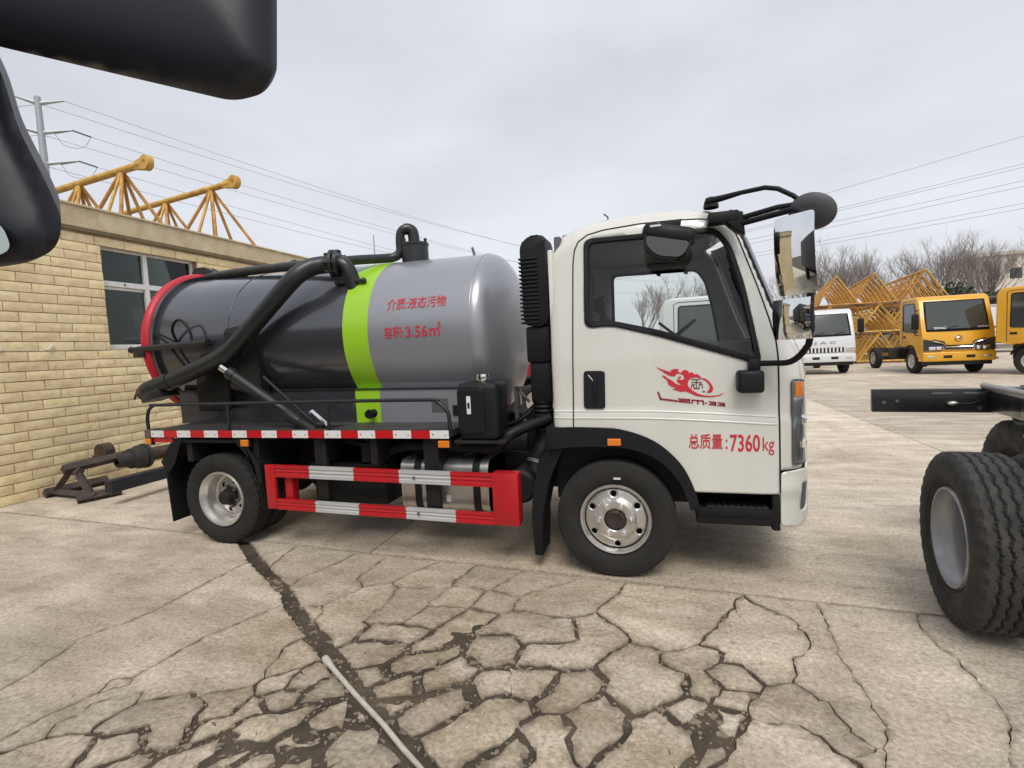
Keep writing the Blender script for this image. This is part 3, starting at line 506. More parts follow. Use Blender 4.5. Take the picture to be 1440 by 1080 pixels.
# ------------------------------------------------------------------ brick building at left
BRICKM = []
def brick_mat():
    m = bpy.data.materials.new('yellow_split_face_brick'); m.use_nodes = True; t = m.node_tree; b = t.nodes['Principled BSDF']; N = t.nodes.new; K = t.links.new
    oi = N('ShaderNodeObjectInfo'); g = N('ShaderNodeNewGeometry')
    n = N('ShaderNodeTexNoise'); n.inputs['Scale'].default_value = 9; n.inputs['Detail'].default_value = 7; n.inputs['Roughness'].default_value = .65; K(g.outputs['Position'], n.inputs['Vector'])
    r = N('ShaderNodeValToRGB'); r.color_ramp.elements[0].position = .3; r.color_ramp.elements[0].color = (.78, .60, .33, 1); r.color_ramp.elements[1].position = .66; r.color_ramp.elements[1].color = (.95, .81, .52, 1)
    K(n.outputs[0], r.inputs[0])
    hs = N('ShaderNodeHueSaturation'); mr = N('ShaderNodeMapRange'); mr.inputs[3].default_value = .91; mr.inputs[4].default_value = 1.07; K(oi.outputs['Random'], mr.inputs[0]); K(mr.outputs[0], hs.inputs['Value'])
    m2 = N('ShaderNodeMapRange'); m2.inputs[3].default_value = .493; m2.inputs[4].default_value = .507; K(oi.outputs['Random'], m2.inputs[0]); K(m2.outputs[0], hs.inputs['Hue'])
    K(r.outputs[0], hs.inputs['Color'])
    # grime in broad patches
    n2 = N('ShaderNodeTexNoise'); n2.inputs['Scale'].default_value = 1.1; n2.inputs['Detail'].default_value = 6; K(g.outputs['Position'], n2.inputs['Vector'])
    r2 = N('ShaderNodeValToRGB'); r2.color_ramp.elements[0].position = .35; r2.color_ramp.elements[0].color = (.86, .85, .82, 1); r2.color_ramp.elements[1].position = .6; r2.color_ramp.elements[1].color = (1, 1, 1, 1); K(n2.outputs[0], r2.inputs[0])
    x = N('ShaderNodeMix'); x.data_type = 'RGBA'; x.blend_type = 'MULTIPLY'; x.inputs[0].default_value = 1; K(hs.outputs[0], x.inputs[6]); K(r2.outputs[0], x.inputs[7])
    K(x.outputs[2], b.inputs['Base Color']); b.inputs['Roughness'].default_value = .9
    bp = N('ShaderNodeBump'); bp.inputs['Strength'].default_value = .5; bp.inputs['Distance'].default_value = .012
    n3 = N('ShaderNodeTexNoise'); n3.inputs['Scale'].default_value = 22; n3.inputs['Detail'].default_value = 6; K(g.outputs['Position'], n3.inputs['Vector']); K(n3.outputs[0], bp.inputs['Height']); K(bp.outputs[0], b.inputs['Normal'])
    return m
BRICK = brick_mat()
MORTAR = mat('mortar', (.42, .33, .20), .95, var=.3, scale=8)
WX = -7.0; WY0, WY1, WZ = -1.9, 9.6, 3.40
bld = root('brick_building', 'single storey yellow brick building with flat parapet behind the tank truck', 'building', (WX - 3, 4, 0))
WIN = (1.87, 3.36, 1.79, 3.23)   # y0 y1 z0 z1
def wall_sheet():
    mb = MB()
    y0, y1, z0, z1 = WIN; X0, X1 = WX - .24, WX - .018
    for a, b, c, d in ((WY0, y0, 0, WZ), (y1, WY1, 0, WZ), (y0, y1, 0, z0), (y0, y1, z1, WZ)): mb.box(X0, X1, a, b, c, d)
    mb.box(WX - 6, X0, WY0, WY0 + .2, 0, WZ); mb.box(WX - 6, X0, WY1 - .2, WY1, 0, WZ); mb.box(WX - 6.2, WX - 6, WY0, WY1, 0, WZ)
    return mb
wall = obj('wall', wall_sheet(), MORTAR, bld, smooth=0)
obj('floor', MB().box(WX - 6, WX - .24, WY0 + .2, WY1 - .2, .0, .05), mat('room_floor', (.2, .2, .19), .8), bld, smooth=0)
roof = obj('roof', MB().box(WX - 6.1, WX - .05, WY0, WY1, WZ - .03, WZ + .14), mat('roof_concrete', (.3, .29, .27), .9, var=.3, scale=2), bld, smooth=0)
PARA = mat('parapet_tile', (.66, .56, .38), .85, var=.3, scale=5, bump=.35, bscale=14, col2=(.52, .42, .27))
par = obj('parapet', MB().box(WX - .2, WX + .06, WY0 - .06, WY1 + .06, WZ, WZ + .27, .012), PARA, bld, smooth=0)
obj('parapet_cap', MB().box(WX - .24, WX + .085, WY0 - .08, WY1 + .08, WZ + .27, WZ + .30, .006), PARA, bld, smooth=0)
obj('drip_edge', MB().box(WX - .1, WX + .035, WY0 - .04, WY1 + .04, WZ - .035, WZ, .005), mat('parapet_shade_tile', (.33, .27, .18), .9, var=.3, scale=5), bld, smooth=0)  # shaded copy of the parapet tile: overhang shade put into the colour
# brick variants with a split (rock) face
CH, BL = .119, .395
def brick_mesh(seed, ln=BL, ht=CH):
    r_ = random.Random(seed); ny, nz = 5, 3; V = []; F = []
    y_, z_ = ln - .010, ht - .010
    for j in range(nz + 1):
        for i in range(ny + 1):
            edge = i in (0, ny) or j in (0, nz)
            V.append((0 if edge else r_.uniform(.002, .010), -y_ / 2 + y_ * i / ny, -z_ / 2 + z_ * j / nz))
    for j in range(nz):
        for i in range(ny):
            a = j * (ny + 1) + i; F.append((a, a + 1, a + ny + 2, a + ny + 1))
    n = len(V); V += [(-.03, s * y_ / 2, t * z_ / 2) for t in (-1, 1) for s in (-1, 1)]
    # sides
    bot = [i for i in range(ny + 1)]; top = [nz * (ny + 1) + i for i in range(ny + 1)]; le = [j * (ny + 1) for j in range(nz + 1)]; ri = [j * (ny + 1) + ny for j in range(nz + 1)]
    F += [tuple(bot[::-1] + [n, n + 1]), tuple(top + [n + 3, n + 2]), tuple(le + [n + 2, n]), tuple(ri[::-1] + [n + 1, n + 3])]
    return V, F
def mk(V, F):
    me = bpy.data.meshes.new('brick'); me.from_pydata(V, [], F); me.validate(); me.update(); me.materials.append(BRICK); me.polygons.foreach_set('use_smooth', [True] * len(me.polygons)); me.set_sharp_from_angle(angle=R(50)); return me
VAR = [brick_mesh(s) for s in range(8)]; VM = [mk(*v) for v in VAR]; cache = {}
rb = random.Random(11); far = MB(); nb = 0
nc = int(WZ / CH)
for c in range(nc + 1):
    z = (c + .5) * CH
    if z > WZ - .03: break
    off = (c % 2) * BL * .5 + rb.uniform(-.06, .06); y = WY0 + off - BL
    while y < WY1:
        a, b = max(y, WY0), min(y + BL, WY1); y += BL
        segs = [(a, b)]
        if WIN[2] - CH * .5 < z < WIN[3] + CH * .35:
            segs = [(s0, s1) for s0, s1 in ((a, min(b, WIN[0])), (max(a, WIN[1]), b)) if s1 - s0 > .03]
        for s0, s1 in segs:
            ln = s1 - s0
            if ln < .04: continue
            yc = (s0 + s1) / 2; dx = rb.uniform(-.004, .004)
            # seen from the yard: left of the tank, or above it
            seen = .42 < s1 and s0 < 2.9 and not (s0 > 2.2 and .62 < z < 1.2) or (s0 >= 2.9 and z > 2.9 and s0 < 6.4)
            if seen and s1 > .42:
                if abs(ln - BL) < 1e-3: me = VM[rb.randrange(8)]
                else:
                    key = round(ln, 2)
                    if key not in cache: cache[key] = mk(*brick_mesh(int(ln * 1000), key))
                    me = cache[key]
                o = bpy.data.objects.new('brick', me); COL.objects.link(o); o.parent = wall; o.location = Vector((WX + dx, yc, z)) - ORG[wall]; nb += 1
            else:
                V, F = VAR[rb.randrange(8)]; k_ = ln / BL
                far.add([(v[0] + WX + dx, yc + v[1] * k_, z + v[2]) for v in V], F)
print('bricks', nb)
tag(obj('brick_courses', far, BRICK, wall, smooth=0, fixn=False), kind='stuff')
# window
FRAME = mat('white_aluminium_frame', (.80, .80, .78), .4, metal=.2, var=.15, scale=10)
y0, y1, z0, z1 = WIN
wn = obj('window', MB().box(WX - .2, WX - .02, y0, y1, z0 - .001, z0 + .03), mat('window_sill_tile', (.62, .60, .55), .7, var=.2), bld, smooth=0)
fx0, fx1 = WX - .17, WX - .10; ym = 2.545; zm = 2.72
fr = [(y0, y0 + .05, z0 + .03, z1), (y1 - .05, y1, z0 + .03, z1), (y0, y1, z1 - .045, z1), (y0, y1, z0 + .03, z0 + .075), (ym - .035, ym + .035, z0 + .03, z1), (y0, y1, zm - .035, zm + .04)]
for k, (a, b, c, d) in enumerate(fr):
    e = .002 * k; obj('window_frame', MB().box(fx0 - e, fx1 + e, a, b, c, d, .006), FRAME, wn, smooth=0)
obj('window_sash', MB().box(fx0 - .02, fx1 - .03, y0 + .05, ym - .035, zm - .075, zm - .036, .004), FRAME, wn, smooth=0)
PANE = glass_mat('building_pane', (.55, .60, .58), 1.55)
for a, b in ((y0 + .05, ym - .035), (ym + .035, y1 - .05)):
    for c, d in ((z0 + .075, zm - .035), (zm + .04, z1 - .045)):
        obj('pane', MB().box(WX - .139, WX - .133, a, b, c, d), PANE, wn, smooth=0)
obj('paper_notice', MB().box(WX - .150, WX - .1475, 2.33, 2.505, 2.12, 2.42), mat('paper', (.62, .62, .58), .8, var=.25, scale=12), wn, smooth=0)
obj('latch', MB().box(WX - .10, WX - .085, 2.2, 2.225, zm - .01, zm + .025, .004), STEELG, wn, smooth=0)
obj('curtain', MB().box(WX - .33, WX - .31, y0 - .1, y1 + .1, z0 - .1, z1 + .05), mat('dark_curtain', (.055, .06, .06), .9, var=.2, scale=3), bld, smooth=0)
for yy, zz, rr in ((.62, 1.80, .5), (1.14, 1.83, .75)):   # paint chips on the wall
    obj('paint_mark', MB().box(-.012, .012, -.05, .05, -.010, .010, M=Matrix.Translation((WX + .022, yy, zz)) @ Matrix.Rotation(rr, 4, 'X')), WHITER, wall, smooth=0)
# ------------------------------------------------------------------ the suction tank truck (forward = +X, near side Y = 0)
TW = 1.95; WR = .385; WB = 3.27
T = root('tank_truck', 'white cab sewage suction truck with grey cylindrical tank and green stripe', 'truck', (-1.5, TW / 2, 0))
def mir(y, s): return y if s == 0 else TW - y
# ---- wheels
def tyre(mb, R_, w_, rim, o, n=72, tread=True, nw=17, groove=.009, zig=10, lugs=0):
    """tyre lying along y from o.y to o.y + w_"""
    prof = []
    sh = R_ * .92
    side = [(rim, .22), (rim + .012, .13), (rim + (R_ - rim) * .3, .03), (rim + (R_ - rim) * .55, .0), (R_ * .93, .03), (R_ * .975, .075)]
    ins = [(r, a) for r, a in side]
    across = [.11 + .78 * i / nw for i in range(nw + 1)]
    prof = ins + [(R_ * (1 - .012 * (abs(a - .5) * 2) ** 2.5), a) for a in across] + [(r, 1 - a) for r, a in side[::-1]]
    prof += [(rim - .006, .78), (rim - .006, .22)]
    V = []; m = len(prof); ns = len(side)
    for i, (r, a) in enumerate(prof):
        for j in range(n):
            t = 2 * math.pi * j / n; rr = r
            if tread and ns <= i < ns + nw + 1:
                z = (1 if (j * zig // n) % 2 else -1) * .018 if zig else 0
                tri = abs(((j * zig / n) % 1) - .5) * 2 - .5
                for g in (.26, .42, .58, .74):
                    if abs(a - g - tri * .045) < .022: rr -= groove
            if lugs and (ns - 2 <= i < ns + 1 or ns + nw <= i < ns + nw + 3) and (j * lugs // n) % 2: rr -= groove * .7
            V.append((o[0] + rr * math.cos(t), o[1] + a * w_, o[2] + rr * math.sin(t)))
    F = []
    for i in range(m):
        i2 = (i + 1) % m
        for j in range(n):
            j2 = (j + 1) % n; F.append((i * n + j, i2 * n + j, i2 * n + j2, i * n + j2))
    return mb.add(V, F)
def disc_sheet(ro, ri, hr, hole_r, nh, depth, o, ph=0., sp=.014, sy=1):
    """rim disc with hand holes; depth(r) is the offset along y"""
    cir = lambda r, n, cx=0, cy=0: [(cx + r * math.cos(2 * math.pi * i / n), cy + r * math.sin(2 * math.pi * i / n)) for i in range(n)]
    holes = [cir(ri, 24)] + [cir(hole_r, 14, hr * math.cos(ph + 2 * math.pi * k / nh), hr * math.sin(ph + 2 * math.pi * k / nh)) for k in range(nh)]
    return sheet(cir(ro, 56), holes, sp, lambda a, b: (o[0] + a, o[1] + sy * depth(math.hypot(a, b)), o[2] + b))
def lerp_prof(P):
    def f(r):
        for (a, va), (b, vb) in zip(P, P[1:]):
            if r <= b: return va + (vb - va) * max(0, (r - a)) / (b - a)
        return P[-1][1]
    return f
def front_wheel(s):
    y0 = mir(.02, s); sy = 1 if s == 0 else -1
    M = Matrix.Translation((0, y0, WR)) @ Matrix.Scale(sy, 4, (0, 1, 0))
    mb = MB(); tyre(mb, WR, .205, .222, (0, 0, 0), tread=True, groove=.006, zig=30, lugs=0)
    wh = obj('wheel', MB().add(mb.V, mb.F, M), RUBBER, T)
    for rr in (.30, .345, .365):     # moulded sidewall rings
        obj('sidewall_ring', MB().add(*(lambda q: (q.V, q.F))(MB().tube([(rr * math.cos(2 * math.pi * k / 72), .004 + abs(rr - .31) * .1, rr * math.sin(2 * math.pi * k / 72)) for k in range(72)], .0028, 6, closed=True)), M), RUBBER, wh)
    rim = MB().lathe([(.222, .07), (.232, .022), (.226, .012), (.217, .014), (.210, .03), (.204, .045)], 56)
    obj('rim', MB().add(rim.V, rim.F, M), ALU, wh)
    dp = lerp_prof([(.055, .014), (.122, .014), (.130, .02), (.138, .036), (.19, .045), (.2, .055), (.206, .06)])
    V, F = disc_sheet(.206, .072, .168, .0205, 6, dp, (0, 0, 0), ph=math.pi / 2 + .05)
    obj('rim_disc', MB().add(V, F, M), ALU, wh, solid=.006)
    obj('hub', MB().add(*(lambda q: (q.V, q.F))(MB().lathe([(.0, .012), (.03, .01), (.05, .004), (.066, .012), (.071, .03), (.071, .09)], 24)), M), mat('hub_grease', (.035, .025, .02), .55, var=.4, scale=30), wh)
    obj('brake_drum', MB().add(*(lambda q: (q.V, q.F))(MB().lathe([(0, .085), (.2, .09), (.2, .18), (0, .18)], 32)), M), BLACKM, wh)
    for k in range(6):
        a = math.pi / 2 + .05 + math.pi / 6 + k * math.pi / 3; x, z = .101 * math.cos(a), .101 * math.sin(a)
        obj('wheel_nut', MB().add(*(lambda q: (q.V, q.F))(MB().cyl((x, .014, z), (x, -.014, z), .0155, .014, 6).cyl((x, -.014, z), (x, -.026, z), .008, n=8).cyl((x, .014, z), (x, .006, z), .021, n=14)), M), CHROME, wh)
    obj('valve_sticker', MB().add(*(lambda q: (q.V, q.F))(MB().box(.0, .045, -.0035, .003, .272, .283)), M), WHITER, wh, smooth=0)
def rear_wheel(s):
    y0 = mir(.03, s); sy = 1 if s == 0 else -1
    M = Matrix.Translation((-WB, y0, WR)) @ Matrix.Scale(sy, 4, (0, 1, 0))
    mb = MB(); tyre(mb, WR, .205, .226, (0, 0, 0), tread=True, groove=.010, zig=34, lugs=68, n=204)
    wh = obj('wheel', MB().add(mb.V, mb.F, M), RUBBER, T)
    mb = MB(); tyre(mb, WR, .205, .226, (0, .235, 0), tread=True, groove=.010, zig=34, lugs=68, n=136)
    obj('inner_tyre', MB().add(mb.V, mb.F, M), RUBBER, wh)
    rim = MB().lathe([(.226, .06), (.236, .022), (.230, .010), (.221, .012), (.213, .035), (.204, .05), (.196, .075), (.192, .10), (.186, .14), (.165, .150)], 56)
    obj('rim', MB().add(rim.V, rim.F, M), ALU, wh)
    dp = lerp_prof([(.05, .125), (.11, .125), (.13, .135), (.17, .150)])
    V, F = disc_sheet(.168, .07, .128, .021, 6, dp, (0, 0, 0), ph=.25)
    obj('rim_disc', MB().add(V, F, M), ALU, wh, solid=.006)
    obj('hub', MB().add(*(lambda q: (q.V, q.F))(MB().lathe([(0, .035), (.05, .036), (.058, .05), (.06, .09), (.075, .095), (.078, .2)], 24)), M), BLACKM, wh)
    obj('brake_drum', MB().add(*(lambda q: (q.V, q.F))(MB().lathe([(0, .2), (.19, .2), (.19, .42), (0, .42)], 32)), M), BLACKM, wh)
    for k in range(6):
        a = k * math.pi / 3 + .75; x, z = .09 * math.cos(a), .09 * math.sin(a)
        obj('wheel_nut', MB().add(*(lambda q: (q.V, q.F))(MB().cyl((x, .125, z), (x, .09, z), .0135, n=6)), M), STEELG, wh)
for s in (0, 1): front_wheel(s); rear_wheel(s)

# ---- chassis
ch = MB()
for y in (.60, 1.28): ch.box(-3.95, .95, y, y + .07, .50, .70, .006)
for x in (-3.9, -3.0, -2.2, -1.5, -.8): ch.box(x, x + .08, .67, 1.28, .53, .66, .006)
obj('chassis_frame', ch, BLACKM, T)
obj('rear_axle', MB().tube([(-WB, .1, WR), (-WB, 1.85, WR)], .06, 14).ico((-WB, .97, WR), .19, 3, (1, .8, 1)), BLACKM, T)
obj('front_axle', MB().tube([(0, .2, WR - .02), (0, .5, WR - .09), (0, 1.45, WR - .09), (0, 1.75, WR - .02)], .045, 12), BLACKM, T)
for y in (.55, 1.3):
    obj('leaf_spring', MB().tube([(-WB - .6, y + .05, .52), (-WB - .3, y + .05, .42), (-WB, y + .05, .40), (-WB + .3, y + .05, .42), (-WB + .6, y + .05, .52)], .035, 8, k=4), BLACKM, T)
    obj('leaf_spring', MB().tube([(-.55, y + .05, .52), (0, y + .05, .36), (.55, y + .05, .5)], .03, 8, k=5), BLACKM, T)
obj('engine_block', MB().box(-.75, .7, .66, 1.26, .40, 1.02, .04).box(-1.3, -.75, .75, 1.15, .42, .8, .06), BLACKM, T)
obj('drive_shaft', MB().cyl((-3.2, .97, .45), (-1.2, .97, .58), .045), BLACKM, T)
obj('wheel_well', MB().box(-.42, .50, .26, .30, .45, 1.0, .004).box(-.42, .95, .26, 1.69, .955, .985), BLACKM, T, smooth=0)

# ---- deck with rail and reflective strip
obj('deck', MB().box(-3.965, -1.12, .008, TW - .008, .925, .978, .006), DECK, T, smooth=0)
for x in (-3.6, -2.9, -2.3, -1.8, -1.3): obj('deck_bearer', MB().box(x, x + .06, .05, TW - .05, .70, .925, .006), BLACKM, T, smooth=0)
for s in (0, 1):
    y = .0 if s == 0 else TW
    st = obj('reflector_strip', MB().box(-3.93, -1.12, min(y, y + (.01 if s == 0 else -.01)) - (.0 if s == 0 else -.0), max(y, y + (.01 if s == 0 else -.01)), .918, .982), BLACKM, T, smooth=0)
    for k in range(19):
        x0 = -3.92 + k * .1472; dy = -.004 if s == 0 else .004
        seg = obj('reflector', MB().box(x0 + .001, x0 + .1462, min(y, y + dy), max(y, y + dy), .921, .979, .001), WHITER if k % 2 == 0 else REDR, st, smooth=0)
        if k % 2 == 0 and s == 0:
            obj('rivet', MB().cyl((x0 + .025, y - .004, .95), (x0 + .025, y - .0055, .95), .006, n=8), REDR, st)
            obj('rivet', MB().cyl((x0 + .122, y - .004, .945), (x0 + .122, y - .0055, .945), .005, n=8), STEELG, st)
obj('deck_corner', MB().box(-3.995, -3.93, -.004, .10, .915, .985, .004), STEELG, T, smooth=0)
obj('rear_bent_strip', MB().box(-3.94, -3.70, .012, .03, .875, .918), REDR, T, smooth=0)
def lamp(x, z, y, w_=.085, h_=.05):
    a = obj('marker_lamp', MB().box(x - w_ / 2 - .006, x + w_ / 2 + .006, y + .002, y + .03, z - h_ / 2 - .006, z + h_ / 2 + .006, .004), BLACKP, T, smooth=0)
    obj('lamp_lens', MB().box(x - w_ / 2, x + w_ / 2, y - .014, y + .003, z - h_ / 2, z + h_ / 2, .006), AMBER, a, smooth=0)
lamp(-3.955, .885, .0, .06, .05); lamp(-2.925, .875, .01, .075, .055); lamp(-1.17, .88, .01)
rail = MB()
RZ = 1.195
rail.tube([(-3.985, .03, .98), (-3.985, .03, 1.08), (-3.96, .03, 1.15), (-3.90, .03, 1.19), (-3.82, .03, RZ), (-2.5, .03, RZ + .002), (-1.32, .03, RZ), (-1.22, .03, 1.18), (-1.14, .03, 1.11), (-1.128, .03, 1.02), (-1.128, .03, .975)], .014, 10, k=4)
obj('hand_rail', rail, PIPE, T)
for x in (-3.09, -2.13): obj('rail_post', MB().cyl((x - .005, .032, .975), (x, .03, RZ), .013, n=10), PIPE, T)
# ---- rear mudguards and flaps
for s in (0, 1):
    g = [(-3.85, .70), (-3.70, .90), (-3.02, .90), (-2.82, .70), (-2.80, .55), (-2.83, .55), (-2.85, .69), (-3.035, .875), (-3.685, .875), (-3.825, .69)]
    mb = MB().prism(g, .02, .48, .003); obj('mudguard', MB().add([(v[0], mir(v[1], s), v[2]) for v in mb.V], mb.F), BLACKP, T, smooth=25)
    mb = MB().prism([(-3.845, .72), (-3.81, .17), (-3.80, .17), (-3.825, .72)], .03, .47, .002); obj('mud_flap', MB().add([(v[0], mir(v[1], s), v[2]) for v in mb.V], mb.F), BLACKP, T, smooth=25)
    mb = MB().prism([(-3.86, .70), (-3.70, .91), (-3.60, .91), (-3.70, .70), (-3.78, .60)], .015, .02); obj('mudguard_side', MB().add([(v[0], mir(v[1], s), v[2]) for v in mb.V], mb.F), BLACKP, T, smooth=25)
    mb = MB().prism([(-3.04, .91), (-2.96, .91), (-2.80, .70), (-2.79, .55), (-2.83, .55), (-2.86, .69)], .012, .02); obj('mudguard_side', MB().add([(v[0], mir(v[1], s), v[2]) for v in mb.V], mb.F), BLACKP, T, smooth=25)

# ---- side guard: red / silver rails
for s in (0, 1):
    def Bx(name, m, x0, x1, y0, y1, z0, z1, par=T, bev=.004):
        ya, yb = sorted((mir(y0, s), mir(y1, s))); return obj(name, MB().box(x0, x1, ya, yb, z0, z1, bev), m, par, smooth=25)
    gd = Bx('side_guard', RED, -.825, -.64, .0, .10, .315, .680)
    Bx('guard_post', RED, -2.745, -2.655, .0, .028, .345, .703, gd); Bx('guard_post', RED, -2.60, -2.53, .045, .12, .36, .68, gd)
    Bx('guard_bracket', BLACKM, -1.36, -1.25, .055, .10, .36, .92, gd); Bx('guard_bracket', BLACKM, -2.3, -2.2, .055, .10, .40, .92, gd)
    for zt, zb, sl, cuts in ((.700, .605, -.013, (-2.655, -2.327, -1.927, -1.545, -1.135, -.825)), (.425, .343, -.016, (-2.655, -2.293, -1.902, -1.505, -1.11, -.825))):
        for k in range(5):
            xa, xb = cuts[k], cuts[k + 1]; h = zt - zb
            mb = MB()
            # C-rail section: two ridges and a recessed middle
            sec = [(.03, 0), (.0, 0), (.0, .26), (.006, .30), (.006, .42), (.001, .47), (.001, .56), (.006, .61), (.006, .72), (.0, .76), (.0, 1), (.03, 1)]
            V = []
            for x in (xa + .0008, xb - .0008):
                for yy, t in sec: V.append((x, mir(yy + .002, s), zb + h * t + sl * (x + 2.65)))
            n = len(sec); F = [(i, i + 1, n + i + 1, n + i) for i in range(n - 1)] + [(n - 1, 0, n, 2 * n - 1)]
            mb.add(V, F); obj('guard_rail', mb, RED if k % 2 == 0 else SILVER, gd, smooth=25)
    if s == 0:
        for x, z in ((-1.42, .635), (-1.40, .37)): obj('bolt', MB().cyl((x, .0, z), (x, -.008, z), .011, n=6), STEELG, gd)

# ---- battery box, fuel tank, hoses under the deck
obj('battery_box', MB().box(-2.42, -1.76, .18, .52, .36, .66, .012).box(-2.44, -1.74, .16, .54, .66, .685, .006), BLACKP, T, smooth=25)
ft = MB().prism(round_poly([(.14, .34), (.55, .34), (.55, .73), (.14, .73)], .09, 6), -1.60, -.90, plane='yz')
FT = obj('fuel_tank', ft, ALUTANK, T, smooth=30)
for x in (-1.49, -1.02):
    st = MB(); pl = round_poly([(.135, .335), (.555, .335), (.555, .735), (.135, .735)], .092, 6)
    st.prism(pl, x, x + .055, plane='yz'); obj('tank_strap', st, BLACKM, FT, smooth=30)
for x in (-1.603, -.93):
    pl = round_poly([(.137, .337), (.553, .337), (.553, .733), (.137, .733)], .091, 6); obj('tank_seam', MB().prism(pl, x, x + .03, plane='yz'), ALU, FT, smooth=30)
obj('filler_cap', MB().lathe([(0, -.06), (.06, -.06), (.068, -.05), (.068, .01), (.05, .012), (.05, .08)], 14, (-1.32, .17, .71), 'y'), BLACKP, FT, smooth=20)
obj('filler_neck', MB().cyl((-1.32, .2, .69), (-1.32, .3, .60), .06), BLACKP, FT)
obj('tank_badge', MB().box(-1.235, -1.20, .137, .14, .42, .47), WHITER, FT, smooth=0)
obj('air_hose', MB().tube([(-2.2, .25, .88), (-1.95, .2, .84), (-1.82, .2, .76), (-1.74, .2, .72)], .035, 10, k=5).tube([(-1.75, .22, .78), (-1.55, .2, .83), (-1.05, .2, .82), (-.85, .2, .82), (-.76, .2, .90), (-.66, .26, .95), (-.45, .30, 1.02)], .042, 12, k=5), BLACKP, T)
obj('valve_block', MB().box(-1.95, -1.87, .15, .25, .70, .86, .012).cyl((-1.91, .2, .86), (-1.91, .2, .93), .03, n=12), BLACKM, T)
obj('air_filter', MB().lathe([(0, -.0), (.10, 0), (.12, .02), (.12, .07), (.112, .08), (.112, .26), (.12, .28), (.1, .32), (0, .32)], 28, (-.66, .10, .56), 'y'), BLACKP, T)
obj('filter_sticker', MB().box(-.70, -.66, .098, .103, .60, .655), mat('yellow_sticker', (.7, .45, .05), .6), T, smooth=0)
obj('intake_elbow', MB().tube([(-.60, .30, .58), (-.58, .34, .68), (-.55, .36, .76), (-.52, .39, .84), (-.52, .40, .95)], .075, 16, k=5), BLACKP, T)
obj('hose_clamp', MB().cyl((-.585, .335, .672), (-.578, .345, .695), .08, n=20), STEELG, T)
bel = MB().lathe([(.07, .94)] + [(.078 + (.012 if i % 2 else 0), .95 + i * .016) for i in range(12)] + [(.07, 1.14)], 24, (-.52, .40, 0), 'z'); obj('intake_bellows', bel, BLACKP, T, smooth=25)
obj('intake_flange', MB().lathe([(.07, .92), (.105, .925), (.105, .945), (.07, .95)], 24, (-.52, .40, 0), 'z'), BLACKP, T)
# snorkel
sn = obj('snorkel', MB().box(-.60, -.445, .32, .50, 1.13, 1.42, .015).box(-.615, -.44, .30, .52, 1.42, 1.68, .02), BLACKP, T)
sp = round_poly([(-.615, 1.68), (-.625, 2.24), (-.58, 2.31), (-.44, 2.315), (-.435, 1.68)], .05, 5)
obj('snorkel_head', MB().prism(sp, .28, .54, .02), BLACKP, sn, smooth=30)
for k in range(17):
    z = 1.70 + k * .028; obj('louvre', MB().box(-.637, -.50, .268, .40, z, z + .013, .005), BLACKP, sn, smooth=30)
# red, blue hoses behind the cab and frame bracket
obj('cab_hose', MB().tube([(-.75, .45, .95), (-.66, .42, 1.05), (-.58, .5, 1.15), (-.60, .6, 1.3), (-.68, .7, 1.33)], .012, 8, k=6).tube([(-.9, .4, .93), (-.7, .38, 1.0), (-.56, .45, 1.12)], .016, 8, k=6), BLACKP, T)
obj('cab_bracket', MB().box(-.80, -.60, .62, .66, 1.20, 1.225).box(-.82, -.79, .62, .66, .95, 1.225).tube([(-.79, .64, 1.2), (-.70, .64, 1.1)], .012, 6), STEELG, T)
obj('body_subframe', MB().box(-4.0, -.95, .58, .70, .70, .93, .01).box(-4.0, -.95, 1.25, 1.37, .70, .93, .01), BLACKM, T)
# plastic water tank on the deck front
wt = obj('water_tank', MB().box(-1.07, -.765, .03, .30, .90, 1.305, .045, 4), BLACKP, T)
obj('recess', MB().prism(round_poly([(-1.055, .955), (-.86, .955), (-.86, 1.275), (-1.055, 1.275)], .03), .018, .05, .008), BLACKP, wt, smooth=30)
obj('cap', MB().lathe([(.028, 1.29), (.028, 1.31), (.045, 1.312), (.048, 1.33), (.045, 1.36), (0, 1.362)], 20, (-.90, .13, 0), 'z'), CHROME, wt)
obj('sight_label', MB().box(-.985, -.955, .012, .018, 1.09, 1.215, .002), WHITER, wt, smooth=0)
lb = MB().add(*(lambda q: (q.V, q.F))(MB().box(-.978, -.962, .0105, .0125, 1.13, 1.17))); obj('sight_print', lb, BLACKP, wt, smooth=0)
obj('tank_shelf', MB().box(-1.11, -.72, .04, .6, .875, .90, .005), BLACKM, T, smooth=0)

# ---- the tank
TY, TZ, TR = .95, 1.70, .66
def tz(x): return TZ - .016 * (x + 2.5)     # axis rises slightly to the rear
def ring_pts(x, r, a): return (x, TY + r * math.cos(a), tz(x) + r * math.sin(a))
def shell(prof, n=96):
    V = []; F = []
    for x, r in prof:
        for j in range(n): V.append(ring_pts(x, r, 2 * math.pi * j / n))
    for i in range(len(prof) - 1):
        for j in range(n): j2 = (j + 1) % n; F.append((i * n + j, (i + 1) * n + j, (i + 1) * n + j2, i * n + j2))
    return V, F
GX0, GX1 = -2.135, -1.905
lin = lambda a, b, n: [a + (b - a) * i / n for i in range(n + 1)]
tank = obj('tank', MB().add(*shell([(x, TR) for x in lin(-4.16, GX0, 14)])), DARKTANK, T, smooth=40)
obj('green_stripe', MB().add(*shell([(GX0, TR), (GX0 + .0005, TR + .0015)] + [(x, TR + .0015) for x in lin(GX0 + .001, GX1 - .001, 4)] + [(GX1, TR)])), GREEN, tank, smooth=40)
dish = [(-1.04 + .20 * math.sin(t), TR * max(0, math.cos(t)) ** .55) for t in lin(0, math.pi / 2, 22)]
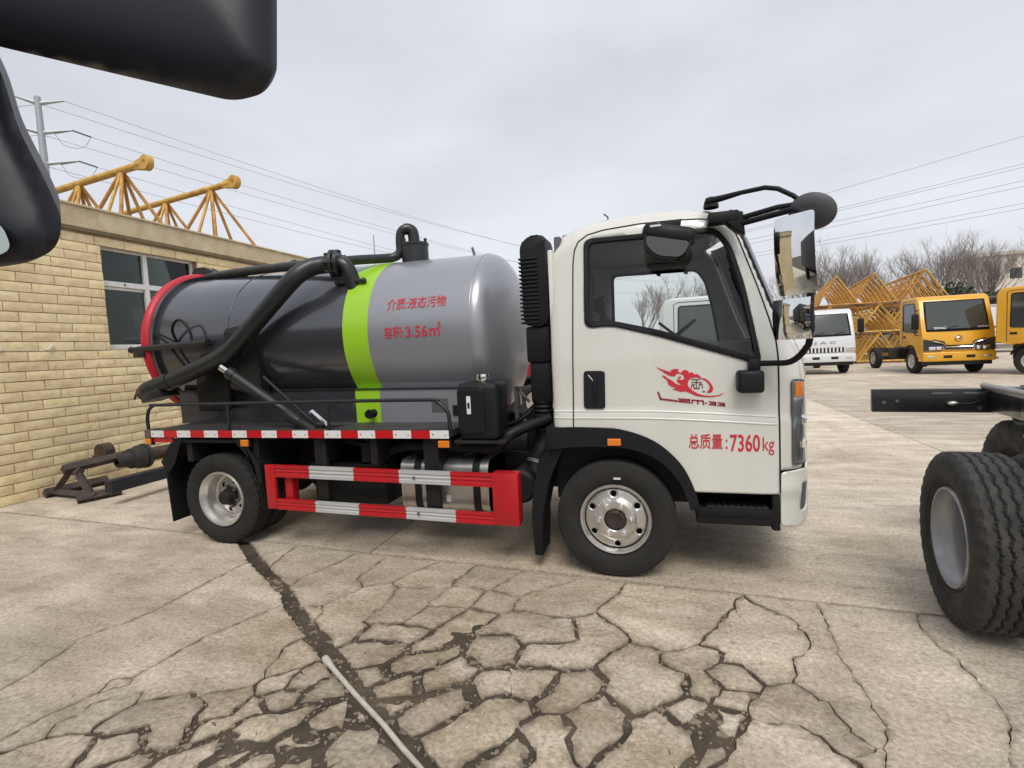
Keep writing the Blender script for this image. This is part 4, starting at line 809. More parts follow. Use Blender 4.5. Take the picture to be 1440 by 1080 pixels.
obj('front_shell', MB().add(*shell([(x, TR) for x in lin(GX1, -1.04, 8)] + dish[1:])), GREYTANK, tank, smooth=50)
rd = [(-4.16 - .14 * math.sin(t), (TR - .02) * max(0, math.cos(t)) ** .5) for t in lin(0, math.pi / 2, 12)]
obj('rear_door', MB().add(*shell([(-4.16, TR)] + rd)), DARKTANK, tank, smooth=50)
obj('ring_flange', MB().add(*shell([(-4.13, TR - .005), (-4.13, TR + .035), (-4.165, TR + .035), (-4.165, TR - .005)])), DARKTANK, tank, smooth=30)
rr_ = MB().tube([ring_pts(-4.215, TR + .012, 2 * math.pi * j / 96) for j in range(96)], .054, 16, closed=True); obj('red_ring', rr_, TANKRED, tank, smooth=50)
for x, m_ in ((-3.30, DARKTANK), (-1.045, GREYTANK)): obj('weld_seam', MB().tube([ring_pts(x, TR + .0005, 2 * math.pi * j / 120) for j in range(120)], .005, 6, closed=True), m_, tank, smooth=60)
# skirt between tank and deck
for s in (0, 1):
    for nm, m, a, b in (('skirt', DARKTANK, -4.05, GX0), ('skirt_stripe', GREEN, GX0, GX1), ('skirt_front', GREYTANK, GX1, -1.02)):
        ya, yb = sorted((mir(.405, s), mir(.47, s))); mb = MB().prism([(a, .978), (b, .978), (b, 1.262 - .012 * (b + 2)), (a, 1.262 - .012 * (a + 2))], ya, yb)
        sk = obj(nm, mb, m, tank, smooth=0)
    obj('skirt_lip', MB().prism([(-4.05, 1.275), (-1.02, 1.238), (-1.02, 1.25), (-4.05, 1.287)], *sorted((mir(.395, s), mir(.47, s)))), BLACKM, tank, smooth=0)
obj('saddle', MB().box(-4.0, -1.05, .5, 1.4, .93, 1.2), BLACKM, tank, smooth=0)
obj('data_plate', MB().box(-1.44, -1.30, .40, .405, 1.06, 1.165), STEELG, tank, smooth=0)
obj('rubber_patch', MB().box(-1.26, -1.14, .395, .405, 1.03, 1.11, .003), BLACKP, tank, smooth=0)
obj('drain_valve', MB().lathe([(0, -.08), (.035, -.08), (.04, -.06), (.022, -.05), (.022, .0), (.035, .005)], 12, (-1.97, .40, 1.055), 'y'), BLACKP, tank)
# lettering on the tank
def on_tank(x, h):
    a = math.asin(max(-1, min(1, (h - tz(x)) / (TR + .004)))); return (x, TY - (TR + .004) * math.cos(a), tz(x) + (TR + .004) * math.sin(a))
def tank_text(s, x0, x1, z0, z1, bold=.005): return obj('lettering', lettering(MB(), s, on_tank, x0, x1, z0, z1, bold), LETRED, tank, smooth=0, fixn=False)
tank_text('介质:液态污物', -1.735, -1.235, 1.875, 1.965)
tank_text('容积:', -1.755, -1.588, 1.655, 1.745)
tank_text('3.56㎡', -1.568, -1.27, 1.655, 1.76)
# rear pipework: suction boom
boom = MB().tube([(-2.24, .42, 2.30), (-2.35, .385, 2.295), (-2.43, .32, 2.268), (-2.52, .245, 2.185), (-2.72, .20, 1.995), (-2.93, .17, 1.80), (-3.12, .155, 1.645), (-3.22, .15, 1.588), (-3.42, .15, 1.515), (-3.74, .14, 1.415), (-4.05, .13, 1.325)], .072, 20, k=5)
bo = obj('suction_boom', boom, PIPE, T, smooth=60)
obj('boom_flange', MB().tube([(-2.275, .41, 2.30), (-2.25, .418, 2.30)], .115, 24).tube([(-2.235, .422, 2.30), (-2.21, .43, 2.30)], .115, 24), PIPE, bo)
for k in range(8):
    a = k * math.pi / 4; obj('flange_bolt', MB().cyl((-2.29, .41 + .098 * math.cos(a), 2.30 + .098 * math.sin(a)), (-2.195, .43 + .098 * math.cos(a), 2.30 + .098 * math.sin(a)), .012, n=6), PIPE, bo)
obj('swivel', MB().tube([(-2.22, .43, 2.30), (-2.17, .44, 2.28), (-2.14, .45, 2.22), (-2.12, .47, 2.12), (-2.10, .49, 1.99), (-2.09, .53, 1.90)], .066, 18, k=4), PIPE, bo, smooth=60)
obj('swivel_lug', MB().box(-2.25, -2.0, .42, .45, 2.13, 2.16, .004).ico((-2.25, .435, 2.145), .025, 2).ico((-2.0, .435, 2.145), .025, 2), PIPE, bo)
obj('boom_sleeve', MB().tube([(-3.80, .139, 1.398), (-4.07, .128, 1.318)], .079, 20), PIPE, bo)
obj('hose_seat', MB().box(-.10, .13, -.075, .11, -.10, -.02, .012, M=Matrix.Translation((-4.0, .13, 1.33)) @ Matrix.Rotation(R(-14), 4, 'Y')), PIPE, bo)
obj('boom_cap', MB().add(*(lambda q: (q.V, q.F))(MB().lathe([(.055, 0), (.072, .02), (.075, .05), (.06, .075), (.0, .09)], 18, ax='x')), Matrix.Translation((-4.06, .12, 1.315)) @ Matrix.Rotation(R(180 - 26), 4, 'Y')), RUST, bo)
obj('cap_lever', MB().tube([(-4.09, .09, 1.37), (-4.13, .08, 1.33), (-4.17, .07, 1.245)], .010, 6, k=3), RUST, bo)
# rear latch bar across the ring
obj('door_latch', MB().tube([(-4.38, .24, 1.69), (-4.33, .24, 1.692), (-4.30, .24, 1.695)], [.033, .024, .02], 12).tube([(-4.30, .24, 1.693), (-3.45, .22, 1.715)], .028, 12).box(-4.34, -4.2, .22, .27, 1.62, 1.68, .005).box(-3.62, -3.45, .2, .26, 1.68, 1.745, .008), PIPE, T)
obj('hydraulic_hose', MB().tube([(-3.87, .30, 1.70), (-3.86, .24, 1.83), (-3.80, .22, 1.91), (-3.72, .22, 1.92), (-3.64, .22, 1.83), (-3.62, .22, 1.72)], .012, 8, k=6).tube([(-4.12, .27, 1.83), (-4.0, .25, 1.77), (-3.93, .25, 1.72), (-3.86, .27, 1.60), (-3.80, .30, 1.5)], .011, 8, k=6), BLACKP, T)
obj('lift_plate', MB().prism(round_poly([(-3.30, 1.30), (-2.96, 1.22), (-2.98, 1.78), (-3.05, 1.85), (-3.32, 1.82)], .03), .27, .36, .01), PIPE, T, smooth=30)
obj('lift_bracket', MB().box(-3.72, -3.35, .30, .34, 1.10, 1.45, .02).box(-3.6, -3.2, .25, .30, 1.45, 1.62, .02).tube([(-3.6, .2, 1.45), (-3.1, .2, 1.60)], .03, 8), BLACKM, T)
hc = obj('hydraulic_cylinder', MB().tube([(-3.10, .12, 1.425), (-2.45, .12, 1.015)], .048, 18), PIPE, T)
obj('cylinder_head', MB().tube([(-3.135, .12, 1.447), (-3.08, .12, 1.412)], .054, 18), PIPE, hc)
obj('cylinder_rod', MB().tube([(-3.21, .12, 1.495), (-3.13, .12, 1.445)], .033, 16), CHROME, hc)
obj('cylinder_foot', MB().tube([(-2.47, .12, 1.03), (-2.33, .12, .95)], .05, 14).box(-2.5, -2.25, .1, .16, .975, 1.0), BLACKM, hc)
obj('pivot_pin', MB().tube([(-2.36, .11, 1.10), (-2.34, .11, 1.115), (-2.20, .11, 1.0)], .016, 8), CHROME, hc)
obj('lift_rod', MB().tube([(-2.85, .18, 1.40), (-2.36, .16, 1.0)], .013, 8), PIPE, T)
obj('grease_cap', MB().tube([(-2.80, .35, 1.06), (-2.68, .35, 1.06)], .016, 8), mat('brass', (.5, .42, .2), .4, metal=.6), T)
obj('deck_opening', MB().box(-2.55, -2.15, .09, .26, .9785, .981), BLACKM, T, smooth=0)
# top pipes and vent canister
tp = obj('top_pipe', MB().tube([(-4.20, .93, 2.40), (-4.05, .90, 2.415), (-3.6, .80, 2.405), (-3.0, .68, 2.38), (-2.40, .55, 2.35), (-2.26, .50, 2.335)], .042, 16, k=4), PIPE, T, smooth=60)
for x in (-3.65, -2.9): obj('pipe_clip', MB().tube([(x, .6 + (-2.4 - x) * .2, 2.385), (x + .04, .59 + (-2.4 - x) * .2, 2.385)], .05, 16).box(x, x + .04, .60 + (-2.4 - x) * .2, .66 + (-2.4 - x) * .2, 2.25, 2.36), PIPE, tp)
obj('vent_pipe', MB().tube([(-2.21, .45, 2.32), (-2.12, .58, 2.345), (-1.98, .78, 2.375), (-1.92, .83, 2.39), (-1.875, .85, 2.43), (-1.87, .85, 2.52), (-1.86, .85, 2.59), (-1.83, .86, 2.625), (-1.79, .88, 2.62)], .040, 14, k=4), PIPE, tp, smooth=60)
vc = obj('vent_canister', MB().lathe([(.0, 2.27), (.118, 2.27), (.118, 2.475), (.124, 2.478), (.124, 2.498), (.11, 2.502), (.0, 2.502)], 28, (-1.755, .90, 0), 'z'), PIPE, T)
obj('canister_elbow', MB().tube([(-1.76, .90, 2.50), (-1.76, .90, 2.56), (-1.77, .895, 2.61), (-1.80, .88, 2.628), (-1.83, .865, 2.625)], .05, 16, k=4), PIPE, vc, smooth=60)
for k in range(3):
    a = 2.1 * k; obj('canister_bolt', MB().cyl((-1.755 + .105 * math.cos(a), .90 + .105 * math.sin(a), 2.49), (-1.755 + .105 * math.cos(a), .90 + .105 * math.sin(a), 2.535), .014, n=6), PIPE, vc)
obj('door_hinge', MB().prism([(-4.40, 2.42), (-4.33, 2.53), (-4.20, 2.53), (-4.0, 2.44), (-4.0, 2.40), (-4.40, 2.38)], .93, .99, .004), PIPE, T, smooth=20)
obj('door_hinge', MB().prism([(-4.36, 2.42), (-4.30, 2.53), (-4.20, 2.53), (-4.0, 2.44), (-4.0, 2.40), (-4.36, 2.38)], 1.03, 1.07, .004), PIPE, T, smooth=20)
obj('top_hook', MB().tube([(-1.20, .95, 2.30), (-1.23, .95, 2.42)], .012, 6), STEELG, T)

# ---- cab
def xf(z):
    P = [(0, 1.13), (1.28, 1.13), (1.40, 1.108), (1.55, 1.04), (1.70, .972), (2.20, .80), (2.33, .73), (2.5, .66)]
    for (a, va), (b, vb) in zip(P, P[1:]):
        if z <= b: return va + (vb - va) * max(0, z - a) / (b - a)
    return P[-1][1]
def zt(x):
    P = [(-.5, 2.0), (-.38, 2.14), (-.345, 2.215), (-.29, 2.27), (-.2, 2.315), (-.05, 2.345), (.2, 2.362), (.5, 2.352), (.66, 2.33), (.80, 2.29)]
    for (a, va), (b, vb) in zip(P, P[1:]):
        if x <= b: return va + (vb - va) * max(0, x - a) / (b - a)
    return P[-1][1]
def arc(t): t = max(0, min(1, t)); return 1 - math.sqrt(max(0, 1 - t * t))
def crease(x): return 1.098 - .012 * (x + .4) - .05 * max(0, x - .2) ** 1.4
def sst(a, b, v): v = max(0, min(1, (v - a) / (b - a))); return v * v * (3 - 2 * v)
def cs(x, z, off=0.):
    y = .03 + .085 * max(0, (z - 1.42) / .9) ** 1.25
    d = xf(z) - x; y += .20 * arc((.27 - d) / .27)
    y += .13 * arc((.15 - (zt(x) - z)) / .15)
    y += .05 * arc((.07 - (x + .385)) / .07)
    if z < 1.3:
        c = crease(x); y -= .012 * sst(c + .012, c - .012, z) * sst(-.38, -.33, x) if False else .010 * (1 - sst(c - .03, c + .03, z))
        c2 = crease(x) - .035; y += 0
    y += -.006 * sst(.60, .665, z) * 0
    return y - off
WINP = round_poly([(-.148, 1.64), (-.140, 2.205), (.655, 2.19), (.735, 2.08), (.80, 1.83), (.875, 1.365), (.30, 1.565), (.02, 1.645)], .055, 6)
WINI = round_poly([(-.118, 1.672), (-.110, 2.175), (.64, 2.162), (.71, 2.06), (.772, 1.82), (.838, 1.415), (.31, 1.598), (.02, 1.675)], .045, 6)
top_edge = [(x, zt(x)) for x in (.72, .66, .58, .5, .4, .3, .2, .08, -.05, -.13, -.2, -.25, -.29, -.32, -.345, -.365, -.38)]
front_edge = [(xf(z), z) for z in (.735, 1.28, 1.34, 1.40, 1.47, 1.55, 1.62, 1.70, 1.8, 1.95, 2.1, 2.2, 2.27)]
archp = [(-.385, .985), (-.22, .985), (.0, .975), (.10, .958), (.19, .925), (.27, .88), (.34, .82), (.40, .75), (.45, .66), (.475, .592)]
outline = [(.968, .592), (.968, .735)] + front_edge + top_edge + archp[:]
SIDE_V, SIDE_F = sheet(outline, [WINP], .022, lambda a, b: (a, cs(a, b), b))
cab = None
for s in (0, 1):
    o_ = obj('cab_side', MB().add([(v[0], mir(v[1], s), v[2]) for v in SIDE_V], SIDE_F), WHITE, T, smooth=40, solid=0)
    if s == 0: cab = o_
# orient and thicken the sides
for o_ in [c for c in T.children if c.name.startswith('cab_side')]:
    md = o_.modifiers.new('thickness', 'SOLIDIFY'); md.thickness = .03
    nsum = sum((p.normal.y * p.area for p in o_.data.polygons)); near = o_ is cab
    md.offset = -1 if (nsum < 0) == near else 1
def rubber(s):
    A = []; B = []
    for i in range(len(WINP)):
        j = (i + 1) % len(WINP)
        for q in range(4):
            t = q / 4; A.append((WINP[i][0] + (WINP[j][0] - WINP[i][0]) * t, WINP[i][1] + (WINP[j][1] - WINP[i][1]) * t)); B.append((WINI[i][0] + (WINI[j][0] - WINI[i][0]) * t, WINI[i][1] + (WINI[j][1] - WINI[i][1]) * t))
    n = len(A); V = []; F = []
    for u, off in ((-.12, -.004), (-.12, .010), (.1, .015), (.8, .013), (1., .004), (1., -.012)):
        for a, b in zip(A, B): x = a[0] + (b[0] - a[0]) * u; z = a[1] + (b[1] - a[1]) * u; V.append((x, mir(cs(x, z, off), s), z))
    for k in range(5):
        for i in range(n): j = (i + 1) % n; F.append((k * n + i, k * n + j, (k + 1) * n + j, (k + 1) * n + i))
    return MB().add(V, F)
def dense(P, d=.025):
    o = []
    for a, b in zip(P, P[1:]):
        k = max(1, int(math.hypot(b[0] - a[0], b[1] - a[1]) / d)); o += [(a[0] + (b[0] - a[0]) * i / k, a[1] + (b[1] - a[1]) * i / k) for i in range(k)]
    return o + [P[-1]]
def band(P, r, off, m, name, par, s=0, n=6):
    P = dense(P)
    return obj(name, MB().tube([(x, mir(cs(x, z, off), s), z) for x, z in P], r, n), m, par)
for s in (0, 1):
    wf = obj('window_rubber', rubber(s), BLACKP, T, smooth=40)
    V, F = sheet(WINI, [], .04, lambda a, b: (a, mir(cs(a, b, -.006), s), b)); obj('side_window', MB().add(V, F), GLASS, wf, smooth=40)
SEAM = mat('panel_gap', (.012, .012, .012), .8)
seamP = [(-.245, .99)] + [(-.245 + .03 * (z - 1) / 1.1, z) for z in (1.1, 1.3, 1.5, 1.7, 1.9, 2.05)] + [(-.205, 2.14), (-.18, 2.195), (-.12, 2.235), (-.02, 2.255), (.2, 2.268), (.4, 2.266), (.58, 2.255), (.66, 2.235)]
band(seamP, .0045, .0008, SEAM, 'door_seam', T)
for dz_ in (.004, -.040):
    crP = [(x, crease(x) + dz_) for x in lin(-.37, .955, 40)]; obj('door_crease', MB().tube([(x, cs(x, z, -.0045), z) for x, z in crP], .0085, 8), WHITE, T, smooth=60)
fs = [(.968, .60)] + [(.968 - .0 * z, z) for z in (.7, .8, .9, 1.0, 1.1, 1.2, 1.3, 1.4)] + [(.962, 1.5), (.935, 1.62), (.91, 1.72), (.872, 1.85), (.83, 1.98), (.785, 2.12), (.76, 2.18)]
band(fs, .0052, .0008, SEAM, 'door_seam', T)
# front fascia, windshield, roof, back wall
def yedge(z): return cs(xf(z) - .0005, z)
def strip_grid(fn, us, vs_):
    V = [fn(u, v) for v in vs_ for u in us]; n = len(us); F = [(j * n + i, j * n + i + 1, (j + 1) * n + i + 1, (j + 1) * n + i) for j in range(len(vs_) - 1) for i in range(n - 1)]; return V, F
def frontp(u, z):
    y0_ = yedge(z); y = y0_ + (TW - 2 * y0_) * u; return (xf(z) + .13 * (1 - (2 * u - 1) ** 2) ** .8, y, z)
V, F = strip_grid(frontp, lin(0, 1, 24), lin(.735, 1.52, 14)); obj('front_panel', MB().add(V, F), WHITE, T, smooth=60, solid=.02)
V, F = strip_grid(frontp, lin(0, 1, 24), [1.52 + (2.24 - 1.52) * i / 10 for i in range(11)]); obj('windshield', MB().add(V, F), GLASS, T, smooth=60)
V, F = strip_grid(frontp, lin(0, 1, 24), [2.24, 2.27, 2.29]); obj('header_panel', MB().add(V, F), WHITE, T, smooth=60)
for u_ in (0., 1.): obj('windshield_edge', MB().tube([frontp(u_, z) for z in lin(1.52, 2.24, 8)], .012, 8), BLACKP, T)
def roofp(u, x):
    y0_ = cs(x, zt(x)); y = y0_ + (TW - 2 * y0_) * u; return (x + .13 * (1 - (2 * u - 1) ** 2) ** .8 * sst(.3, .72, x), y, zt(x) + .035 * (1 - (2 * u - 1) ** 4))
V, F = strip_grid(roofp, lin(0, 1, 20), [-.38, -.36, -.33, -.29, -.24, -.18, -.1, 0, .15, .3, .45, .58, .66, .72]); obj('roof', MB().add(V, F), WHITE, T, smooth=60, solid=.02)
obj('headliner', MB().box(-.3, .66, .2, TW - .2, 2.25, 2.27), INTERL, T, smooth=0)
obj('back_wall', MB().box(-.382, -.35, .075, TW - .075, .95, 2.16, .01), WHITE, T, smooth=25)
obj('floor_pan', MB().box(-.36, 1.05, .10, TW - .10, .99, 1.02), INTER, T, smooth=0)
# interior
obj('back_trim', MB().box(-.345, -.30, .12, TW - .12, 1.02, 2.25, .01), INTER, T, smooth=25)
for y in (.22, 1.2):
    st = obj('seat', MB().box(-.20, .32, y, y + .5, 1.10, 1.32, .05, 3), SEATM, T)
    obj('seat_back', MB().box(-.27, -.12, y + .02, y + .48, 1.28, 1.78, .05, 3), SEATM, st); obj('head_rest', MB().box(-.25, -.16, y + .14, y + .36, 1.80, 1.95, .04, 3), SEATM, st)
obj('dashboard', MB().prism(round_poly([(.62, 1.02), (.60, 1.42), (.70, 1.50), (.98, 1.50), (1.06, 1.40), (1.06, 1.02)], .06), .22, TW - .22, .03), INTER, T, smooth=30)
sw = obj('steering_wheel', MB().tube([tuple(Matrix.Translation((.44, 1.42, 1.57)) @ Matrix.Rotation(R(-38), 4, 'Y') @ Vector((.20 * math.cos(2 * math.pi * k / 40), .20 * math.sin(2 * math.pi * k / 40), 0))) for k in range(40)], .015, 8, closed=True).tube([(.44, 1.42, 1.57), (.62, 1.42, 1.38)], .03, 10).tube([(.30, 1.42, 1.69), (.44, 1.42, 1.57), (.44, 1.23, 1.57)], .014, 6), BLACKP, T)
obj('seat_belt', MB().tube([(-.22, 1.80, 2.0), (-.2, 1.76, 1.6), (-.1, 1.6, 1.3)], .016, 6), BLACKP, T)
# black fender trim
def fx(x, z, o=0): return cs(x, max(z, .9) if False else z, o)
fo = [(-.43, .995), (-.22, .998), (.0, .99), (.10, .972), (.20, .938), (.285, .892), (.36, .828), (.425, .75), (.47, .66), (.505, .56), (.522, .475)]
fi = [(.465, .475), (.445, .55), (.415, .63), (.37, .70), (.31, .765), (.235, .815), (.15, .848), (.06, .865), (-.1, .872), (-.25, .868), (-.43, .845)]
FOI = [(v.x, v.y) for v in catmull([(a, b, 0) for a, b in fo], 4)] + [(v.x, v.y) for v in catmull([(a, b, 0) for a, b in fi], 4)]
for s in (0, 1):
    mb = MB().prism(FOI, .005, .30, .012); obj('fender_trim', MB().add([(v[0], mir(v[1], s), v[2]) for v in mb.V], mb.F), BLACKP, T, smooth=35)
    mb = MB().prism([(-.43, .845), (-.30, .868), (-.36, .80), (-.44, .62), (-.485, .40), (-.50, .10), (-.555, .10), (-.565, .35), (-.55, .55), (-.50, .76)], .05, .30, .006); obj('mud_flap', MB().add([(v[0], mir(v[1], s), v[2]) for v in mb.V], mb.F), BLACKP, T, smooth=30)
lamp(.015, .905, -.006, .085, .045)
# step
for s in (0, 1):
    def Bs(name, m, x0, x1, y0, y1, z0, z1, par, bev=.006):
        ya, yb = sorted((mir(y0, s), mir(y1, s))); return obj(name, MB().box(x0, x1, ya, yb, z0, z1, bev), m, par, smooth=25)
    stp = Bs('step', BLACKP, .50, .965, .045, .32, .385, .485, T, .012)
    Bs('step_tread', mat('step_tread_rubber', (.03, .03, .03), .8, bump=.5, bscale=40), .56, .91, .055, .30, .485, .495, stp, .003)
    Bs('step_back', BLACKP, .50, .965, .27, .32, .485, .60, stp); Bs('step_post', BLACKP, .925, .968, .04, .30, .365, .59, stp)
    for k in range(9): Bs('tread_bar', BLACKP, .57 + k * .037, .59 + k * .037, .06, .28, .495, .501, stp, .002)
    Bs('step_lip', BLACKP, .50, .93, .035, .06, .44, .492, stp, .006)
# bumper
def bmp(x, z):
    d = 1.16 - x; return .035 + .24 * arc((.24 - d) / .24) - .012 * math.exp(-((z - .62) / .05) ** 2)
bo_ = round_poly([(.972, .392), (1.10, .385), (1.158, .43), (1.16, .715), (1.10, .73), (.972, .72)], .03, 4)
FOG = round_poly([(1.085, .47), (1.14, .48), (1.145, .64), (1.10, .645)], .03, 4)
for s in (0, 1):
    V, F = sheet(bo_, [FOG], .014, lambda a, b: (a, mir(bmp(a, b), s), b)); b1 = obj('bumper', MB().add(V, F), WHITE, T, smooth=45, solid=.012)
    V, F = sheet(FOG, [], .014, lambda a, b: (a, mir(bmp(a, b) + .012, s), b)); obj('fog_lamp_recess', MB().add(V, F), mat('fog_recess', (.09, .085, .1), .4), b1, smooth=45)
V, F = strip_grid(lambda u, z: (1.16 + .10 * (1 - (2 * u - 1) ** 2) ** .8, .275 + (TW - .55) * u, z), lin(0, 1, 20), lin(.40, .72, 6)); obj('front_bumper', MB().add(V, F), WHITE, T, smooth=60, solid=.012)
obj('bumper_mount', MB().box(.95, 1.14, .2, TW - .2, .60, .80, .01).box(.99, 1.05, .09, .2, .70, .745, .004), BLACKM, T, smooth=25)
# headlamps
for s in (0, 1):
    hp = round_poly([(1.045, .765), (1.1292, .765), (1.1296, 1.255), (1.045, 1.265)], .02, 4)
    V, F = sheet(hp, [], .012, lambda a, b: (a, mir(cs(a, b, .016), s), b)); hl = obj('headlamp', MB().add(V, F), mat('lamp_reflector', (.62, .62, .62), .3, metal=.35, var=.35, scale=14), T, smooth=45, solid=0)
    for (a0, a1, b0, b1, m_, nm, of) in ((1.06, 1.128, 1.165, 1.25, AMBER, 'turn_lens', .024), (1.055, 1.128, .78, 1.155, LENS, 'lamp_lens', .03)):
        pp_ = round_poly([(a0, b0), (a1, b0), (a1, b1), (a0, b1)], .015, 4); V, F = sheet(pp_, [], .012, lambda a, b: (a, mir(cs(a, b, of), s), b)); obj(nm, MB().add(V, F), m_, hl, smooth=45)
    for b in (.88, 1.02): obj('projector', MB().lathe([(0, -.03), (.02, -.03), (.032, -.012), (.036, .01)], 16, (1.10, mir(cs(1.10, b, .0), s), b), 'y'), CHROME, hl)
    obj('lamp_bezel', MB().tube([(a, mir(cs(a, b, .014), s), b) for a, b in hp], .007, 6, closed=True), STEELG, hl)
# door handle
hd = obj('door_handle', MB().prism(round_poly([(-.172, 1.118), (-.035, 1.115), (-.03, 1.358), (-.165, 1.362)], .02), .018, .035, .004), mat('handle_recess', (.008, .009, .014), .12, coat=.8), T, smooth=30)
obj('handle_grip', MB().tube([(-.10, .014, 1.335), (-.095, .004, 1.29), (-.095, .002, 1.21), (-.10, .014, 1.15)], .012, 8, k=4), BLACKP, hd)
obj('handle_chrome', MB().tube([(-.135, .012, 1.335), (-.105, .006, 1.30), (-.098, .004, 1.24)], .004, 6), CHROME, hd)
# ---- door lettering and flame emblem
def on_door(x, z): return (x, cs(x, z, .003), z)
obj('lettering', lettering(MB(), '总质量', on_door, .462, .655, .862, .955, .010), LETRED, T, smooth=0, fixn=False)
obj('lettering', lettering(MB(), ':', on_door, .672, .682, .862, .922, .010), LETRED, T, smooth=0, fixn=False)
obj('lettering', lettering(MB(), '7360', on_door, .697, .860, .847, .952, .014), LETRED, T, smooth=0, fixn=False)
obj('lettering', lettering(MB(), 'kg', on_door, .874, .937, .828, .935, .0), LETRED, T, smooth=0, fixn=False)
# emblem, drawn in units of its own picture (x 0..680, y down) and set on the door
def em(px, py): return on_door(.279 + px * .000578, 1.372 - py * .000578 - px * .00003)
LOGO = None
body = [(0, 0), (60, 22), (110, 40), (165, 58), (152, 35), (195, 18), (240, 22), (225, 45), (262, 60), (270, 38), (305, 28), (335, 42), (335, 62), (365, 50), (395, 75), (418, 68), (445, 88), (462, 110), (505, 118), (540, 150), (565, 190), (572, 225), (560, 255), (530, 265), (505, 262), (525, 240), (540, 210), (530, 175), (500, 140), (455, 115), (405, 105), (360, 112), (330, 140), (322, 180), (335, 215), (370, 245), (420, 275), (480, 292), (550, 295), (620, 285), (680, 258), (640, 290), (560, 308), (480, 310), (400, 300), (350, 275), (300, 255), (250, 262), (200, 248), (165, 235), (212, 225), (150, 205), (125, 180), (118, 145), (85, 115), (60, 90), (95, 95), (120, 118), (150, 135), (175, 150), (200, 175), (235, 190), (262, 185), (225, 165), (210, 135), (235, 125), (215, 105), (190, 100), (150, 95), (115, 80), (75, 50)]
def flat(name, poly, m=LETRED, holes=(), par=None):
    V, F = sheet(poly, list(holes), 30, em); return obj(name, MB().add(V, F), m, par, smooth=0, fixn=False)
swirl = [(170, 100), (200, 95), (215, 70), (245, 70), (280, 85), (290, 115), (270, 135), (240, 130), (245, 112), (262, 110), (255, 98), (235, 100), (222, 120), (200, 118)]
LOGO = flat('emblem', body, holes=[smooth_loop(swirl, 2)], par=T)
ell = [(440 + 128 * math.cos(t) * .86 - 0 * math.sin(t), 190 + 92 * math.sin(t) + 28 * math.cos(t)) for t in lin(0, 2 * math.pi, 40)[:-1]]
LETBR = mat('emblem_line', (.16, .03, .04), .5)
def stroke(P, w_=9):
    for k, ((ax, ay), (bx, by)) in enumerate(zip(P, P[1:])):
        d = Vector((bx - ax, by - ay)); d.normalize(); n = Vector((-d.y, d.x)) * w_ / 2; e = d * w_ * .35
        V = [(ax - e.x + n.x, ay - e.y + n.y), (bx + e.x + n.x, by + e.y + n.y), (bx + e.x - n.x, by + e.y - n.y), (ax - e.x - n.x, ay - e.y - n.y)]
        yield V
sm = MB()
for P in ([(360, 128), (450, 128)], [(360, 158), (462, 158)], [(410, 128), (408, 215), (420, 226), (436, 218), (438, 180), (452, 172), (466, 182), (466, 218)], [(408, 215), (392, 228), (380, 205), (388, 180), (368, 182), (358, 198), (358, 222)]):
    for V in stroke(P): sm.add([(lambda p: (p[0], p[1] - .0004, p[2]))(em(a, b)) for a, b in V], [(0, 1, 2, 3)])
obj('monogram', sm, LETBR, LOGO, smooth=0, fixn=False)
star = [(480 + (17 if k % 2 == 0 else 7) * math.sin(k * math.pi / 5), 252 - (17 if k % 2 == 0 else 7) * math.cos(k * math.pi / 5)) for k in range(10)]
flat('star', star, LETBR, par=LOGO)
lz = MB()
for P, w_ in (([(22, 275), (45, 345), (218, 362)], 17), ([(228, 338), (335, 342), (340, 352)], 12), ([(340, 352), (240, 356), (235, 366)], 10), ([(235, 366), (345, 374)], 12), ([(362, 378), (366, 346), (470, 352), (474, 388)], 13), ([(418, 350), (420, 384)], 13), ([(492, 372), (504, 373)], 11),
              ([(530, 358), (590, 362), (592, 376), (545, 374)], 10), ([(592, 376), (594, 392), (528, 386)], 10), ([(615, 364), (675, 370), (677, 382), (632, 380)], 10), ([(677, 382), (680, 398), (612, 392)], 10)):
    for V in stroke(P, w_ * 1.2): lz.add([em(a, b) for a, b in V], [(0, 1, 2, 3)])
obj('lettering', lz, mat('dark_red_lettering', (.30, .02, .035), .5), LOGO, smooth=0, fixn=False)
# ---- mirrors
mm = obj('mirror_arm', MB().tube([(.85, .0, 1.372), (.92, -.03, 1.372), (1.0, -.10, 1.38), (1.05, -.19, 1.45), (1.06, -.24, 1.55), (1.06, -.24, 2.05), (1.02, -.20, 2.17), (.95, -.12, 2.185), (.80, .02, 2.185), (.72, .06, 2.19)], .017, 10, k=4), BLACKP, T)
obj('mirror_base', MB().box(.735, .875, -.075, .045, 1.205, 1.335, .02, 3).box(.80, .862, -.03, .04, 1.33, 1.40, .012), BLACKP, mm)
obj('top_bracket', MB().box(.60, .77, .015, .12, 2.20, 2.265, .012).prism([(.72, 2.27), (.79, 2.25), (.80, 2.12), (.75, 2.15), (.70, 2.2)], .02, .12, .008), BLACKP, mm, smooth=30)
def rotz_at(c, a, tilt=0.): return Matrix.Translation(c) @ Matrix.Rotation(R(a), 4, 'Z') @ Matrix.Rotation(R(tilt), 4, 'Y')
MM = rotz_at((.985, -.24, 1.94), 45, -4)      # local +X = back of the mirror, -X = glass
hs_ = obj('mirror_housing', MB().box(.012, .06, -.088, .088, -.185, .185, .022, 4, M=MM), BLACKP, mm)
V, F = sheet(round_poly([(-.108, -.205), (.108, -.205), (.108, .205), (-.108, .205)], .022), [], .02, lambda a, b: tuple(MM @ Vector((-.004 + .9 * a * a + .34 * b * b, a, b)))); obj('mirror_glass', MB().add(V, F), MIRROR, hs_, smooth=60)
MM2 = rotz_at((.985, -.24, 1.61), 40, -3)
